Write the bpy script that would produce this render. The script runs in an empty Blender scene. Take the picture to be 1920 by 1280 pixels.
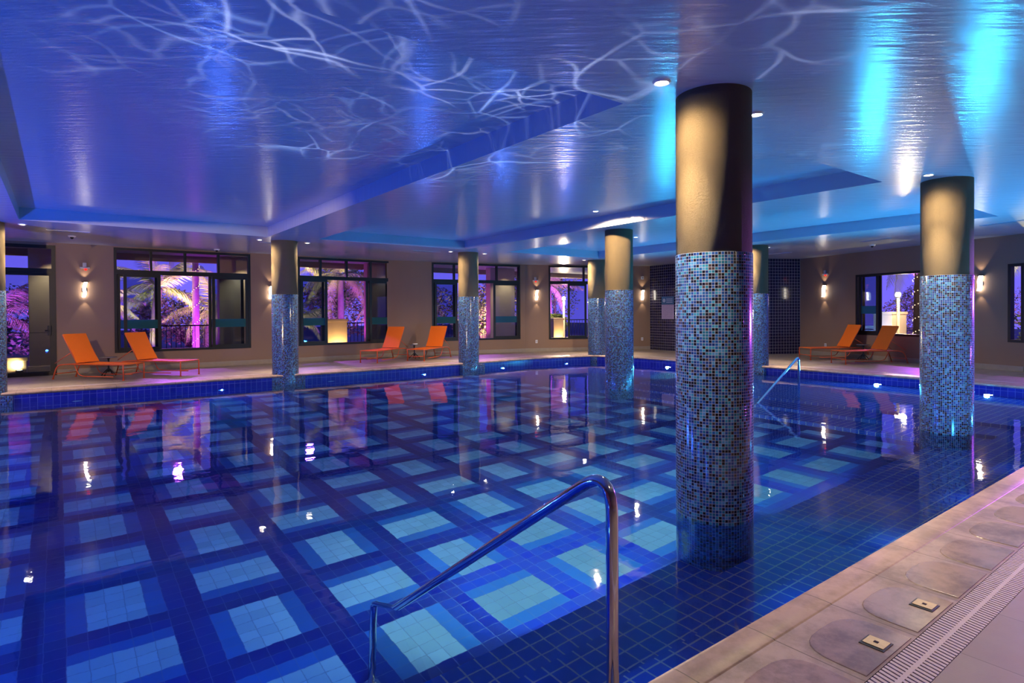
import bpy, bmesh, math, random
from mathutils import Vector, Matrix
R = random.Random(7)
PI = math.pi
sc = bpy.context.scene
COL = sc.collection
WATER, FLOORZ, CEIL, COF = -0.205, -1.405, 3.196, 0.23

# ------------------------------------------------------------------ node helper
class NT:
    def __init__(s, tree):
        s.t = tree; s.n = tree.nodes; s.l = tree.links
    def new(s, typ, **kw):
        n = s.n.new(typ)
        for k, v in kw.items(): setattr(n, k, v)
        return n
    def put(s, sock, v):
        if isinstance(v, bpy.types.NodeSocket): s.l.new(v, sock)
        elif v is not None: sock.default_value = v
    def m(s, op, a, b=None, c=None):
        n = s.new('ShaderNodeMath', operation=op)
        s.put(n.inputs[0], a); s.put(n.inputs[1], b)
        if c is not None: s.put(n.inputs[2], c)
        return n.outputs[0]
    def vm(s, op, a, b=None):
        n = s.new('ShaderNodeVectorMath', operation=op)
        s.put(n.inputs[0], a); s.put(n.inputs[1], b)
        return n.outputs[0]
    def mix(s, f, a, b):
        n = s.new('ShaderNodeMix', data_type='RGBA')
        s.put(n.inputs['Factor'], f); s.put(n.inputs[6], a); s.put(n.inputs[7], b)
        return n.outputs[2]
    def ramp(s, f, stops, interp='LINEAR'):
        n = s.new('ShaderNodeValToRGB'); cr = n.color_ramp; cr.interpolation = interp
        while len(cr.elements) < len(stops): cr.elements.new(0.5)
        for e, (p, c) in zip(cr.elements, stops):
            e.position = p; e.color = tuple(c) + (1,) if len(c) == 3 else c
        s.put(n.inputs[0], f)
        return n.outputs[0]
    def obj(s): return s.new('ShaderNodeTexCoord').outputs['Object']
    def geo(s): return s.new('ShaderNodeNewGeometry').outputs['Position']
    def sep(s, v):
        n = s.new('ShaderNodeSeparateXYZ'); s.put(n.inputs[0], v); return n.outputs
    def comb(s, x, y, z=0.0):
        n = s.new('ShaderNodeCombineXYZ'); s.put(n.inputs[0], x); s.put(n.inputs[1], y); s.put(n.inputs[2], z)
        return n.outputs[0]
    def noise(s, v, scale, detail=3, rough=.5, out=0):
        n = s.new('ShaderNodeTexNoise'); s.put(n.inputs['Vector'], v)
        n.inputs['Scale'].default_value = scale; n.inputs['Detail'].default_value = detail
        n.inputs['Roughness'].default_value = rough
        return n.outputs[out]
    def bump(s, h, strength=.3, dist=.01):
        n = s.new('ShaderNodeBump'); n.inputs['Strength'].default_value = strength
        n.inputs['Distance'].default_value = dist; s.put(n.inputs['Height'], h)
        return n.outputs[0]

def c4(c): return tuple(c) + (1,) if len(c) == 3 else c
def mat(name):
    m = bpy.data.materials.new(name); m.use_nodes = True
    m.node_tree.nodes.clear()
    t = NT(m.node_tree); out = t.new('ShaderNodeOutputMaterial')
    return m, t, out
def pbsdf(t, out, col, rough=.5, metal=0, spec=.5, normal=None, **kw):
    b = t.new('ShaderNodeBsdfPrincipled')
    t.put(b.inputs['Base Color'], col if isinstance(col, bpy.types.NodeSocket) else c4(col))
    t.put(b.inputs['Roughness'], rough); t.put(b.inputs['Metallic'], metal)
    t.put(b.inputs['Specular IOR Level'], spec)
    if normal is not None: t.put(b.inputs['Normal'], normal)
    for k, v in kw.items(): t.put(b.inputs[k.replace('_', ' ')], v)
    t.l.new(b.outputs[0], out.inputs[0])
    return b
def plain(name, col, rough=.5, metal=0, spec=.5, var=.0, vs=8, bump=0, bs=60):
    m, t, out = mat(name)
    p = t.obj(); c = c4(col)
    if var:
        f = t.noise(p, vs, 4)
        c = t.mix(f, c4([x * (1 - var) for x in col]), c4([min(1, x * (1 + var)) for x in col]))
    nrm = t.bump(t.noise(p, bs, 3), bump, .004) if bump else None
    pbsdf(t, out, c, rough, metal, spec, nrm)
    return m
def emit(name, col, st):
    m, t, out = mat(name)
    e = t.new('ShaderNodeEmission'); e.inputs[0].default_value = c4(col); e.inputs[1].default_value = st
    t.l.new(e.outputs[0], out.inputs[0]); return m
M = {}
# plain ones
M['black'] = plain('black_aluminium', (.008, .007, .007), .45, 0, .4, .2)
M['white'] = plain('white_plastic', (.7, .68, .66), .4, 0, .5, .06)
M['greyplastic'] = plain('grey_plastic', (.35, .35, .42), .45, 0, .5, .06)
M['orange_fab'] = plain('orange_mesh_fabric', (.95, .19, .012), .6, 0, .3, .08, 40, .25, 400)
M['orange_met'] = plain('orange_powder_coat', (.62, .10, .03), .38, 0, .5, .05)
M['steel'] = plain('polished_steel', (.75, .75, .77), .09, 1, .5, .05, 6)
M['dark_met'] = plain('dark_metal', (.03, .03, .035), .4, .6, .5, .1)
M['tabletop'] = plain('grey_table_top', (.16, .15, .16), .25, 0, .5, .15)
M['brass'] = plain('brass_lid', (.62, .50, .28), .42, .3, .5, .25, 60)
M['slot'] = plain('dark_slot', (.01, .009, .012), .8, 0, .2, .1)
M['render'] = plain('beige_render', (.45, .36, .26), .8, 0, .3, .12, 4, .2, 90)
M['garden'] = plain('garden_paving', (.16, .14, .13), .7, 0, .3, .3, 2)
M['frond'] = plain('palm_frond', (.24, .27, .09), .5, 0, .4, .35, 3)
M['leaf'] = plain('shrub_leaf', (.13, .17, .06), .5, 0, .4, .4, 3)
M['bark'] = plain('palm_bark', (.10, .075, .065), .85, 0, .2, .3, 9, .5, 30)
M['rail_iron'] = plain('wrought_iron', (.012, .011, .011), .5, .5, .4, .1)
M['baseb'] = plain('stone_skirting', (.30, .25, .21), .55, 0, .4, .12, 10)
M['whitewood'] = plain('white_furniture', (.6, .55, .5), .5, 0, .4, .08)
M['down_lens'] = emit('downlight_lens', (1, .88, .70), 160)
M['sconce_face'] = emit('sconce_diffuser', (1, .90, .74), 16)
M['lamp_globe'] = emit('garden_lamp', (1, .86, .62), 90)
M['uplight'] = emit('ground_lamp', (1, .74, .35), 60)
M['red_led'] = emit('red_indicator', (1, .02, .015), 2.2)
M['fairy'] = emit('string_lamp', (1, .72, .35), 4)
M['pool_led'] = emit('pool_lamp_cyan', (.28, .72, 1), 130)
M['pool_led_blue'] = emit('pool_lamp_blue', (.03, .25, 1), 4)
M['pool_dead'] = plain('pool_lamp_unlit', (.35, .45, .6), .2, 0, .5, .05)

# wall paint
m, t, out = mat('taupe_wall_paint'); p = t.obj()
col = t.mix(t.noise(p, 1.2, 4), (.24, .15, .10, 1), (.28, .175, .118, 1))
pbsdf(t, out, col, .62, 0, .35, t.bump(t.noise(p, 220, 2), .15, .002)); M['wall'] = m
# glossy ceiling paint, roller marks
m, t, out = mat('satin_ceiling_paint'); p = t.geo()
mp = t.vm('MULTIPLY', t.comb(t.m('ADD', t.m('MULTIPLY', t.sep(p)[0], .797), t.m('MULTIPLY', t.sep(p)[1], -.604)), t.m('ADD', t.m('MULTIPLY', t.sep(p)[0], .604), t.m('MULTIPLY', t.sep(p)[1], .797)), 0.0), (1.7, 10.0, 1.0))
h = t.m('ADD', t.noise(mp, 1.3, 4), t.m('MULTIPLY', t.noise(p, .5, 2), .8))
col = t.mix(t.noise(p, .35, 3), (.42, .45, .52, 1), (.48, .51, .57, 1))
pbsdf(t, out, col, t.m('ADD', .17, t.m('MULTIPLY', t.noise(mp, 2.0, 3), .10)), 0, .5, t.bump(h, .42, .02)); M['ceil'] = m
# stucco column plaster
m, t, out = mat('stucco_plaster'); p = t.obj()
v = t.new('ShaderNodeTexVoronoi', feature='F1'); t.put(v.inputs['Vector'], t.vm('ADD', p, t.noise(p, 30, 2, .5, 1))); v.inputs['Scale'].default_value = 95
hh = t.m('ADD', t.noise(p, 75, 4), t.m('MULTIPLY', v.outputs['Distance'], .5))
pbsdf(t, out, t.mix(t.noise(p, 6, 3), (.23, .165, .088, 1), (.265, .19, .105, 1)), .75, 0, .3, t.bump(hh, 1.0, .022)); M['stucco'] = m

def tile_uv(t, a, b, pa, pb, grout):
    """a,b sockets -> (cell vector, grout mask)"""
    sa = t.m('DIVIDE', a, pa); sb = t.m('DIVIDE', b, pb)
    cell = t.comb(t.m('FLOOR', sa), t.m('FLOOR', sb), 0.0)
    ga = t.m('GREATER_THAN', t.m('ABSOLUTE', t.m('SUBTRACT', t.m('FRACT', sa), .5)), .5 - grout / pa / 2)
    gb = t.m('GREATER_THAN', t.m('ABSOLUTE', t.m('SUBTRACT', t.m('FRACT', sb), .5)), .5 - grout / pb / 2)
    return cell, t.m('MAXIMUM', ga, gb)
def wn(t, v, out=0):
    n = t.new('ShaderNodeTexWhiteNoise', noise_dimensions='3D'); t.put(n.inputs['Vector'], v); return n.outputs[out]
# column mosaic
def mosaic(name, cyl):
    m, t, out = mat(name); x, y, z = t.sep(t.obj())
    if cyl: a = t.m('MULTIPLY', t.m('ARCTAN2', y, x), .302)
    else:
        nx, ny, nz = t.sep(t.new('ShaderNodeNewGeometry').outputs['Normal'])
        a = t.mix(t.m('GREATER_THAN', t.m('ABSOLUTE', nx), .5), t.comb(x, x, x), t.comb(y, y, y)); a = t.sep(a)[0]
    cell, g = tile_uv(t, a, z, .02372, .0235, .0026)
    col = t.ramp(wn(t, cell), [(0, (.003, .004, .010)), (.25, (.005, .02, .11)), (.39, (.010, .075, .15)), (.52, (.018, .13, .24)), (.62, (.010, .04, .18)),
                               (.77, (.04, .14, .31)), (.84, (.03, .022, .03)), (.89, (.008, .055, .20))], 'CONSTANT')
    col = t.mix(g, col, (.21, .23, .33, 1))
    pbsdf(t, out, col, t.m('ADD', .14, t.m('MULTIPLY', g, .5)), 0, .55, t.bump(t.m('SUBTRACT', 1.0, g), .3, .002)); return m
M['mosaic'] = mosaic('blue_glass_mosaic', True); M['mosaic_flat'] = mosaic('blue_glass_mosaic_flat', False)
# navy tiles with pale grout (shower wall) : local x along wall, z up
def sqtile(name, axes, p, c1, c2, gc, gw, rough=.12, off=(0, 0)):
    m, t, out = mat(name); s = t.sep(t.obj())
    cell, g = tile_uv(t, t.m('ADD', s[axes[0]], off[0]), t.m('ADD', s[axes[1]], off[1]), p, p, gw)
    col = t.mix(wn(t, cell), c4(c1), c4(c2)); col = t.mix(g, col, c4(gc))
    pbsdf(t, out, col, t.m('ADD', rough, t.m('MULTIPLY', g, .5)), 0, .5, t.bump(t.m('SUBTRACT', 1.0, g), .2, .003)); return m
M['navy_wall'] = sqtile('navy_wall_tile', (0, 2), .1, (.006, .006, .035), (.012, .010, .055), (.42, .40, .50), .006)
# pool wall and step tiles: use world position and normal
def pooltile(name, c1, c2, gc, gw=.005):
    m, t, out = mat(name); x, y, z = t.sep(t.geo())
    n = t.sep(t.new('ShaderNodeNewGeometry').outputs['Normal'])
    top = t.m('GREATER_THAN', t.m('ABSOLUTE', n[2]), .5); nx = t.m('GREATER_THAN', t.m('ABSOLUTE', n[0]), .7)
    a = t.sep(t.mix(nx, t.comb(x, x, x), t.comb(y, y, y)))[0]
    b = t.sep(t.mix(top, t.comb(z, z, z), t.comb(y, y, y)))[0]
    a = t.sep(t.mix(top, t.comb(a, a, a), t.comb(x, x, x)))[0]
    cell, g = tile_uv(t, a, b, .1165, .1165, gw)
    col = t.mix(wn(t, cell), c4(c1), c4(c2)); col = t.mix(g, col, c4(gc))
    pbsdf(t, out, col, .2, 0, .5); return m
M['pool_wall'] = pooltile('navy_pool_tile', (.006, .012, .20), (.012, .02, .28), (.10, .13, .38), .005)
M['step_tile'] = pooltile('blue_step_tile', (.015, .06, .46), (.022, .08, .54), (.42, .47, .58), .011)
# pool floor basket weave
m, t, out = mat('woven_pool_floor_tile'); x, y, z = t.sep(t.geo())
TU, TV, U0, V0 = .825 / 7, .81 / 7, .305, 5.24
iu = t.m('FLOOR', t.m('ADD', t.m('DIVIDE', t.m('SUBTRACT', x, U0), TU), .5))
iv = t.m('FLOOR', t.m('ADD', t.m('DIVIDE', t.m('SUBTRACT', y, V0), TV), .5))
cu = t.m('FLOOR', t.m('DIVIDE', t.m('ADD', iu, 3.0), 7.0)); cv = t.m('FLOOR', t.m('DIVIDE', t.m('ADD', iv, 3.0), 7.0))
a = t.m('ABSOLUTE', t.m('SUBTRACT', iu, t.m('MULTIPLY', cu, 7.0))); b = t.m('ABSOLUTE', t.m('SUBTRACT', iv, t.m('MULTIPLY', cv, 7.0)))
par = t.m('MODULO', t.m('ADD', t.m('ADD', cu, cv), 200.0), 2.0)
inv = t.m('SUBTRACT', 1.0, par)
X = t.m('ADD', t.m('MULTIPLY', a, inv), t.m('MULTIPLY', b, par)); Y = t.m('ADD', t.m('MULTIPLY', b, inv), t.m('MULTIPLY', a, par))
lev = t.m('SUBTRACT', 4.0, X); lev = t.m('MINIMUM', lev, 3.0)
lev = t.m('MULTIPLY', lev, t.m('LESS_THAN', Y, 2.5))
reg = t.m('MULTIPLY', t.m('GREATER_THAN', y, 3.25), t.m('LESS_THAN', x, 9.45))
lev = t.m('MULTIPLY', lev, reg)
col = t.ramp(t.m('DIVIDE', lev, 3.0), [(0, (.003, .008, .20)), (.25, (.004, .018, .27)), (.55, (.018, .10, .46)), (.9, (.21, .43, .74))], 'CONSTANT')
cell = t.comb(iu, iv, 0.0)
col = t.mix(t.m('MULTIPLY', wn(t, cell), .25), col, (.02, .05, .2, 1))
fu = t.m('ABSOLUTE', t.m('SUBTRACT', t.m('FRACT', t.m('ADD', t.m('DIVIDE', t.m('SUBTRACT', x, U0), TU), .5)), .5))
fv = t.m('ABSOLUTE', t.m('SUBTRACT', t.m('FRACT', t.m('ADD', t.m('DIVIDE', t.m('SUBTRACT', y, V0), TV), .5)), .5))
g = t.m('GREATER_THAN', t.m('MAXIMUM', fu, fv), .475)
col = t.mix(t.m('MULTIPLY', g, .55), col, (.07, .12, .33, 1))
pbsdf(t, out, col, .3, 0, .4); M['pool_floor'] = m
# water
m, t, out = mat('pool_water'); p = t.geo()
h = t.m('ADD', t.m('MULTIPLY', t.noise(p, 1.1, 2), 1.0), t.m('ADD', t.m('MULTIPLY', t.noise(p, 5.0, 2), .18), t.m('MULTIPLY', t.noise(p, 26.0, 2), .022)))
nb = t.bump(h, .5, .012)
fr = t.new('ShaderNodeFresnel'); fr.inputs[0].default_value = 1.333; t.l.new(nb, fr.inputs['Normal'])
gl = t.new('ShaderNodeBsdfGlossy'); gl.inputs['Roughness'].default_value = .02; gl.inputs[0].default_value = (1, 1, 1, 1); t.l.new(nb, gl.inputs['Normal'])
rf = t.new('ShaderNodeBsdfRefraction'); rf.inputs['IOR'].default_value = 1.333; rf.inputs['Roughness'].default_value = .0
rf.inputs[0].default_value = (.86, .95, 1, 1); t.l.new(nb, rf.inputs['Normal'])
mx = t.new('ShaderNodeMixShader'); t.l.new(fr.outputs[0], mx.inputs[0]); t.l.new(rf.outputs[0], mx.inputs[1]); t.l.new(gl.outputs[0], mx.inputs[2])
t.l.new(mx.outputs[0], out.inputs[0]); M['water'] = m
# glass
def glassmat(name, tint, rough=0.0):
    m, t, out = mat(name)
    fr = t.new('ShaderNodeFresnel'); fr.inputs[0].default_value = 1.4
    tr = t.new('ShaderNodeBsdfTransparent'); tr.inputs[0].default_value = c4(tint)
    gl = t.new('ShaderNodeBsdfGlossy'); gl.inputs['Roughness'].default_value = .01
    mx = t.new('ShaderNodeMixShader'); t.l.new(fr.outputs[0], mx.inputs[0]); t.l.new(tr.outputs[0], mx.inputs[1]); t.l.new(gl.outputs[0], mx.inputs[2])
    t.l.new(mx.outputs[0], out.inputs[0]); return m
M['glass'] = glassmat('window_glass', (.86, .88, .90)); M['tint_glass'] = glassmat('sash_glass', (.66, .72, .78))
m, t, out = mat('teal_window_film')
d = t.new('ShaderNodeBsdfDiffuse'); d.inputs[0].default_value = (.05, .20, .22, 1)
tr = t.new('ShaderNodeBsdfTransparent'); tr.inputs[0].default_value = (.3, .6, .65, 1)
tl = t.new('ShaderNodeBsdfTranslucent'); tl.inputs[0].default_value = (.10, .32, .36, 1)
mx = t.new('ShaderNodeMixShader'); mx.inputs[0].default_value = .5; t.l.new(d.outputs[0], mx.inputs[1]); t.l.new(tl.outputs[0], mx.inputs[2])
mx2 = t.new('ShaderNodeMixShader'); mx2.inputs[0].default_value = .12; t.l.new(mx.outputs[0], mx2.inputs[1]); t.l.new(tr.outputs[0], mx2.inputs[2])
t.l.new(mx2.outputs[0], out.inputs[0]); M['film'] = m
# deck tiles
m, t, out = mat('beige_deck_tile'); p = t.geo(); x, y, z = t.sep(p)
cell, g = tile_uv(t, t.m('ADD', x, .14 + .527 * 20), t.m('ADD', y, .20 + .5 * 20), .527, .56, .005)
col = t.mix(wn(t, cell), (.26, .215, .205, 1), (.31, .255, .24, 1))
col = t.mix(t.m('MULTIPLY', t.noise(p, 9, 5, .65), .5), col, (.18, .15, .145, 1))
col = t.mix(t.m('MULTIPLY', g, .7), col, (.10, .08, .08, 1))
pbsdf(t, out, col, t.m('ADD', .26, t.m('MULTIPLY', t.noise(p, 5, 4), .3)), 0, .45, t.bump(t.noise(p, 120, 3), .15, .003)); M['deck'] = m
def stone(name, c1, c2, rough, rv, joint=True):
    m, t, out = mat(name); p = t.geo(); x, y, z = t.sep(p)
    col = t.mix(t.noise(p, 14, 6, .7), c4(c1), c4(c2))
    col = t.mix(t.ramp(t.noise(p, 3.2, 6, .72), [(.44, (0, 0, 0)), (.62, (.75, .75, .75))]), col, c4([q * .52 for q in c1]))
    if joint:
        f = t.m('ABSOLUTE', t.m('SUBTRACT', t.m('FRACT', t.m('DIVIDE', t.m('ADD', x, .14 + .527 * 20 - .0), .527)), .5))
        col = t.mix(t.m('GREATER_THAN', f, .494), col, (.09, .06, .05, 1))
    r = t.m('ADD', rough, t.m('MULTIPLY', t.noise(p, 6, 4), rv))
    pbsdf(t, out, col, r, 0, .5, t.bump(t.noise(p, 160, 3), .2, .002)); return m
M['coping'] = stone('pink_stone_coping', (.30, .20, .18), (.40, .28, .24), .28, .25)
M['rimtile'] = stone('worn_rim_tile', (.27, .20, .18), (.40, .30, .27), .30, .3)
M['pad'] = stone('wet_rim_pad', (.30, .21, .20), (.39, .28, .26), .13, .12, False)
M['grate'] = plain('lilac_plastic_grate', (.50, .43, .48), .45, 0, .4, .12, 30)

# ------------------------------------------------------------------ mesh helpers
def link(name, bm, m, parent=None, loc=None, rotz=0, smooth=False, **props):
    me = bpy.data.meshes.new(name)
    bmesh.ops.recalc_face_normals(bm, faces=bm.faces)
    bm.to_mesh(me); bm.free()
    ms = m if isinstance(m, (list, tuple)) else [m]
    for q in ms: me.materials.append(q)
    if smooth:
        for f in me.polygons: f.use_smooth = True
    o = bpy.data.objects.new(name, me); COL.objects.link(o)
    if loc is not None: o.location = loc
    o.rotation_euler[2] = rotz
    if parent is not None: o.parent = parent
    for k, v in props.items(): o[k] = v
    return o
def smooth_by_angle(o, a=40):
    me = o.data
    for f in me.polygons: f.use_smooth = True
    try: me.set_sharp_from_angle(angle=math.radians(a))
    except Exception: pass
    return o
def empty(name, label, cat, loc=(0, 0, 0), rotz=0, group=None):
    o = bpy.data.objects.new(name, None); COL.objects.link(o)
    o.location = loc; o.rotation_euler[2] = rotz; o.empty_display_size = .1
    o['label'] = label; o['category'] = cat
    if group: o['group'] = group
    return o
def tag(o, label, cat, group=None, kind=None):
    o['label'] = label; o['category'] = cat
    if group: o['group'] = group
    if kind: o['kind'] = kind
    return o
def struct(o): o['kind'] = 'structure'; return o
def box(bm, x0, x1, y0, y1, z0, z1, mi=0, bev=0):
    vs = [bm.verts.new(v) for v in [(x0, y0, z0), (x1, y0, z0), (x1, y1, z0), (x0, y1, z0), (x0, y0, z1), (x1, y0, z1), (x1, y1, z1), (x0, y1, z1)]]
    fs = [bm.faces.new([vs[i] for i in f]) for f in [(3, 2, 1, 0), (4, 5, 6, 7), (0, 1, 5, 4), (1, 2, 6, 5), (2, 3, 7, 6), (3, 0, 4, 7)]]
    for f in fs: f.material_index = mi
    if bev:
        es = list({e for f in fs for e in f.edges})
        bmesh.ops.bevel(bm, geom=es, offset=bev, segments=2, affect='EDGES', profile=.6)
    return fs
def tube(bm, pts, r, n=12, cap=True, mi=0):
    P = [Vector(p) for p in pts]; rs = r if isinstance(r, (list, tuple)) else [r] * len(P)
    up = Vector((0, 0, 1)); t0 = (P[1] - P[0]).normalized()
    if abs(t0.dot(up)) > .95: up = Vector((1, 0, 0))
    nrm = t0.cross(up).normalized(); rings = []
    for i, p in enumerate(P):
        if i == 0: tg = P[1] - P[0]
        elif i == len(P) - 1: tg = P[-1] - P[-2]
        else: tg = (P[i + 1] - P[i]).normalized() + (P[i] - P[i - 1]).normalized()
        tg.normalize(); nrm = (nrm - tg * nrm.dot(tg)).normalized(); bn = tg.cross(nrm)
        rings.append([bm.verts.new(p + (nrm * math.cos(a) + bn * math.sin(a)) * rs[i]) for a in [2 * PI * k / n for k in range(n)]])
    for A, B in zip(rings, rings[1:]):
        for k in range(n):
            f = bm.faces.new([A[k], A[(k + 1) % n], B[(k + 1) % n], B[k]]); f.smooth = True; f.material_index = mi
    if cap:
        bm.faces.new(rings[0][::-1]).material_index = mi; bm.faces.new(rings[-1]).material_index = mi
def fillet(pts, rad, n=6):
    P = [Vector(p) for p in pts]; out = [P[0]]
    for i in range(1, len(P) - 1):
        a, b, c = P[i - 1], P[i], P[i + 1]; r_ = rad[i - 1] if isinstance(rad, (list, tuple)) else rad
        u = (a - b); v = (c - b); d = min(r_, u.length * .45, v.length * .45)
        p0 = b + u.normalized() * d; p1 = b + v.normalized() * d
        for k in range(n + 1):
            s = k / n; out.append(p0 * (1 - s) ** 2 + b * 2 * s * (1 - s) + p1 * s * s)
    out.append(P[-1]); return out
def lathe(bm, prof, n=24, cx=0, cy=0, mi=0):
    rings = []
    for r, z in prof:
        rings.append([bm.verts.new((cx + max(r, 1e-5) * math.cos(2 * PI * k / n), cy + max(r, 1e-5) * math.sin(2 * PI * k / n), z)) for k in range(n)])
    for A, B in zip(rings, rings[1:]):
        for k in range(n):
            f = bm.faces.new([A[k], A[(k + 1) % n], B[(k + 1) % n], B[k]]); f.material_index = mi; f.smooth = True
def copy_tree(o, parent=None):
    c = o.copy(); COL.objects.link(c)
    if parent is not None: c.parent = parent
    for ch in list(o.children): copy_tree(ch, c)
    return c
B = bmesh.new

# ------------------------------------------------------------------ room outline (x along the pool, y towards the windows)
WP = [(-5.4, 18.2), (8.6, 18.15), (13.6, 17.15), (18.05, 15.05), (17.75, 11.4), (19.95, 10.2), (17.72, 3.84), (15.25, -3.2), (-5.4, -3.2)]
OFF = 2.6   # window distances were surveyed from x = -8
POOL = [(-4.3, 14.62), (8.5, 14.5), (12, 14.75), (14.2, 14.3), (14.65, 12.6), (14.78, 8.2), (14.72, 5), (14.42, 3), (14.1, 1.53), (-4.3, 1.53)]

def seg(i): a = Vector(WP[i]); b = Vector(WP[(i + 1) % len(WP)]); return a, b, (b - a).normalized()
def wall_frame(i):
    """matrix: local x along the wall, y outward, z up"""
    a, b, e = seg(i); return Vector((a.x, a.y, 0)), math.atan2(e.y, e.x)
def wall(name, i, openings=(), m=None, thick=.2):
    a, b, e = seg(i); L = (b - a).length
    xs = sorted({0, L} | {o[0] for o in openings} | {o[1] for o in openings}); zs = sorted({-.02, CEIL + .005} | {o[2] for o in openings} | {o[3] for o in openings})
    bm = B()
    for x0, x1 in zip(xs, xs[1:]):
        for z0, z1 in zip(zs, zs[1:]):
            xm, zm = (x0 + x1) / 2, (z0 + z1) / 2
            if any(o[0] < xm < o[1] and o[2] < zm < o[3] for o in openings): continue
            for yy, fl in ((0, 0), (thick, 1)):
                q = [(x0, yy, z0), (x1, yy, z0), (x1, yy, z1), (x0, yy, z1)]
                bm.faces.new([bm.verts.new(v) for v in (q[::-1] if fl else q)])
    for o in openings:
        x0, x1, z0, z1 = o
        for q in ([(x0, 0, z0), (x0, thick, z0), (x0, thick, z1), (x0, 0, z1)], [(x1, 0, z0), (x1, 0, z1), (x1, thick, z1), (x1, thick, z0)],
                  [(x0, 0, z0), (x1, 0, z0), (x1, thick, z0), (x0, thick, z0)], [(x0, 0, z1), (x0, thick, z1), (x1, thick, z1), (x1, 0, z1)]):
            bm.faces.new([bm.verts.new(v) for v in q])
    me = bpy.data.meshes.new(name); bm.to_mesh(me); bm.free(); me.materials.append(m or M['wall'])
    o = bpy.data.objects.new(name, me); COL.objects.link(o)
    loc, rz = wall_frame(i); o.location = loc; o.rotation_euler[2] = rz
    return struct(o)
W1 = (9.112 - OFF, 12.373 - OFF, .48, 3.16); W2 = (13.71 - OFF, 16.975 - OFF, .48, 3.16); DR = (5.9 - OFF, 7.94 - OFF, 0, 3.13)
W3 = (1.54, 4.90, .48, 3.17); W4 = (.90, 3.15, .45, 3.17); W5 = (2.2, 5.05, .72, 2.52); W6 = (6.40, 9.3, .68, 2.52)
wall('wall_north', 0, [DR, W1, W2]); wall('wall_north_bend', 1, [W3]); wall('wall_north_east', 2, [W4])
wall('wall_shower_side', 3, m=M['navy_wall']); wall('wall_shower_end', 4, m=M['navy_wall'])
W7 = (1.3, 4.2, .68, 2.52)
a_, b_, e_ = seg(5)
wall('wall_east', 5, [W5, (W6[0], (b_ - a_).length, W6[2], W6[3])]); wall('wall_east_far', 6, [(0, 5.6, .68, 2.52)])  # unseen far opening enlarged so the purple flood reaches the near deck
wall('wall_south', 7); wall('wall_west', 8)
# baseboards
for nm, i, cuts in (('baseboard_north', 0, [DR]), ('baseboard_north_bend', 1, []), ('baseboard_north_east', 2, []), ('baseboard_east', 5, []), ('baseboard_south', 7, []), ('baseboard_west', 8, [])):
    a, b, e = seg(i); L = (b - a).length; bm = B(); xs = [0] + [c for o in cuts for c in o[:2]] + [L]
    for x0, x1 in zip(xs[::2], xs[1::2]): box(bm, x0, x1, -.016, .004, 0, .13, bev=.004)
    loc, rz = wall_frame(i); struct(link(nm, bm, M['baseb'], loc=loc, rotz=rz))

# deck with the pool cut out
def ngon_with_hole(outer, inner, z):
    bm = B(); es = []
    for loop in (outer, inner):
        vs = [bm.verts.new((x, y, z)) for x, y in loop]
        es += [bm.edges.new((vs[i], vs[(i + 1) % len(vs)])) for i in range(len(vs))]
    bmesh.ops.triangle_fill(bm, edges=es, use_beauty=True); return bm
def offset_loop(loop, d):
    n = len(loop); out = []
    for i in range(n):
        p0, p1, p2 = Vector(loop[i - 1]), Vector(loop[i]), Vector(loop[(i + 1) % n])
        e0 = (p1 - p0).normalized(); e1 = (p2 - p1).normalized()
        n0 = Vector((-e0.y, e0.x)); n1 = Vector((-e1.y, e1.x)); k = (n0 + n1)
        k = k / max(.2, k.length_squared) * 2
        out.append(tuple(p1 + k * d))
    return out
ring = lambda d: offset_loop(POOL, d)       # d > 0 : away from the water
bm = ngon_with_hole(WP, ring(.67), 0.0)
floor = struct(link('floor', bm, M['deck']))
def strip(name, d0, d1, z, m, parent=None, prof=None):
    A = prof or [(d0, z), (d1, z)]; bm = B(); loops = [[bm.verts.new((x, y, zz)) for x, y in ring(d)] for d, zz in A]
    n = len(POOL)
    for L0, L1 in zip(loops, loops[1:]):
        for k in range(n): bm.faces.new([L0[k], L0[(k + 1) % n], L1[(k + 1) % n], L1[k]])
    return link(name, bm, m, parent, smooth=bool(prof))
struct(strip('trim_1', 0, 0, 0, M['coping'], prof=[(.03, -.06), (.0, -.05), (-.012, -.032), (-.010, -.010), (-.002, .001), (.015, .005), (.06, .006), (.132, .004), (.139, .001), (.143, -.006)]))
rim = strip('rim_tiles', .142, .512, 0, M['rimtile'], floor)
strip('grate_channel', .512, .67, -.012, M['slot'], floor, prof=[(.5115, 0), (.512, -.013), (.67, -.013), (.6705, 0)])
# grate: bars across the channel with a spine
bm = B(); n = len(POOL); rA, rB, rM0, rM1 = ring(.516), ring(.668), ring(.583), ring(.601)
for k in range(n):
    a, b = Vector(rA[k]), Vector(rA[(k + 1) % n]); c, d = Vector(rB[k]), Vector(rB[(k + 1) % n]); L = (b - a).length; N = int(L / .026)
    for j in range(N):
        s0, s1 = (j + .16) / N, (j + .80) / N
        q = [a.lerp(b, s0), a.lerp(b, s1), c.lerp(d, s1), c.lerp(d, s0)]
        lo = [bm.verts.new((p.x, p.y, -.011)) for p in q]; hi = [bm.verts.new((p.x, p.y, .002)) for p in q]
        bm.faces.new(hi)
        for i in range(4): bm.faces.new([lo[i], lo[(i + 1) % 4], hi[(i + 1) % 4], hi[i]])
    q = [Vector(rM0[k]), Vector(rM0[(k + 1) % n]), Vector(rM1[(k + 1) % n]), Vector(rM1[k])]
    bm.faces.new([bm.verts.new((p.x, p.y, .0026)) for p in q])
tag(link('overflow_grate', bm, M['grate']), 'lilac slatted overflow drain grate running around the pool deck', 'drain grate')
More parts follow.
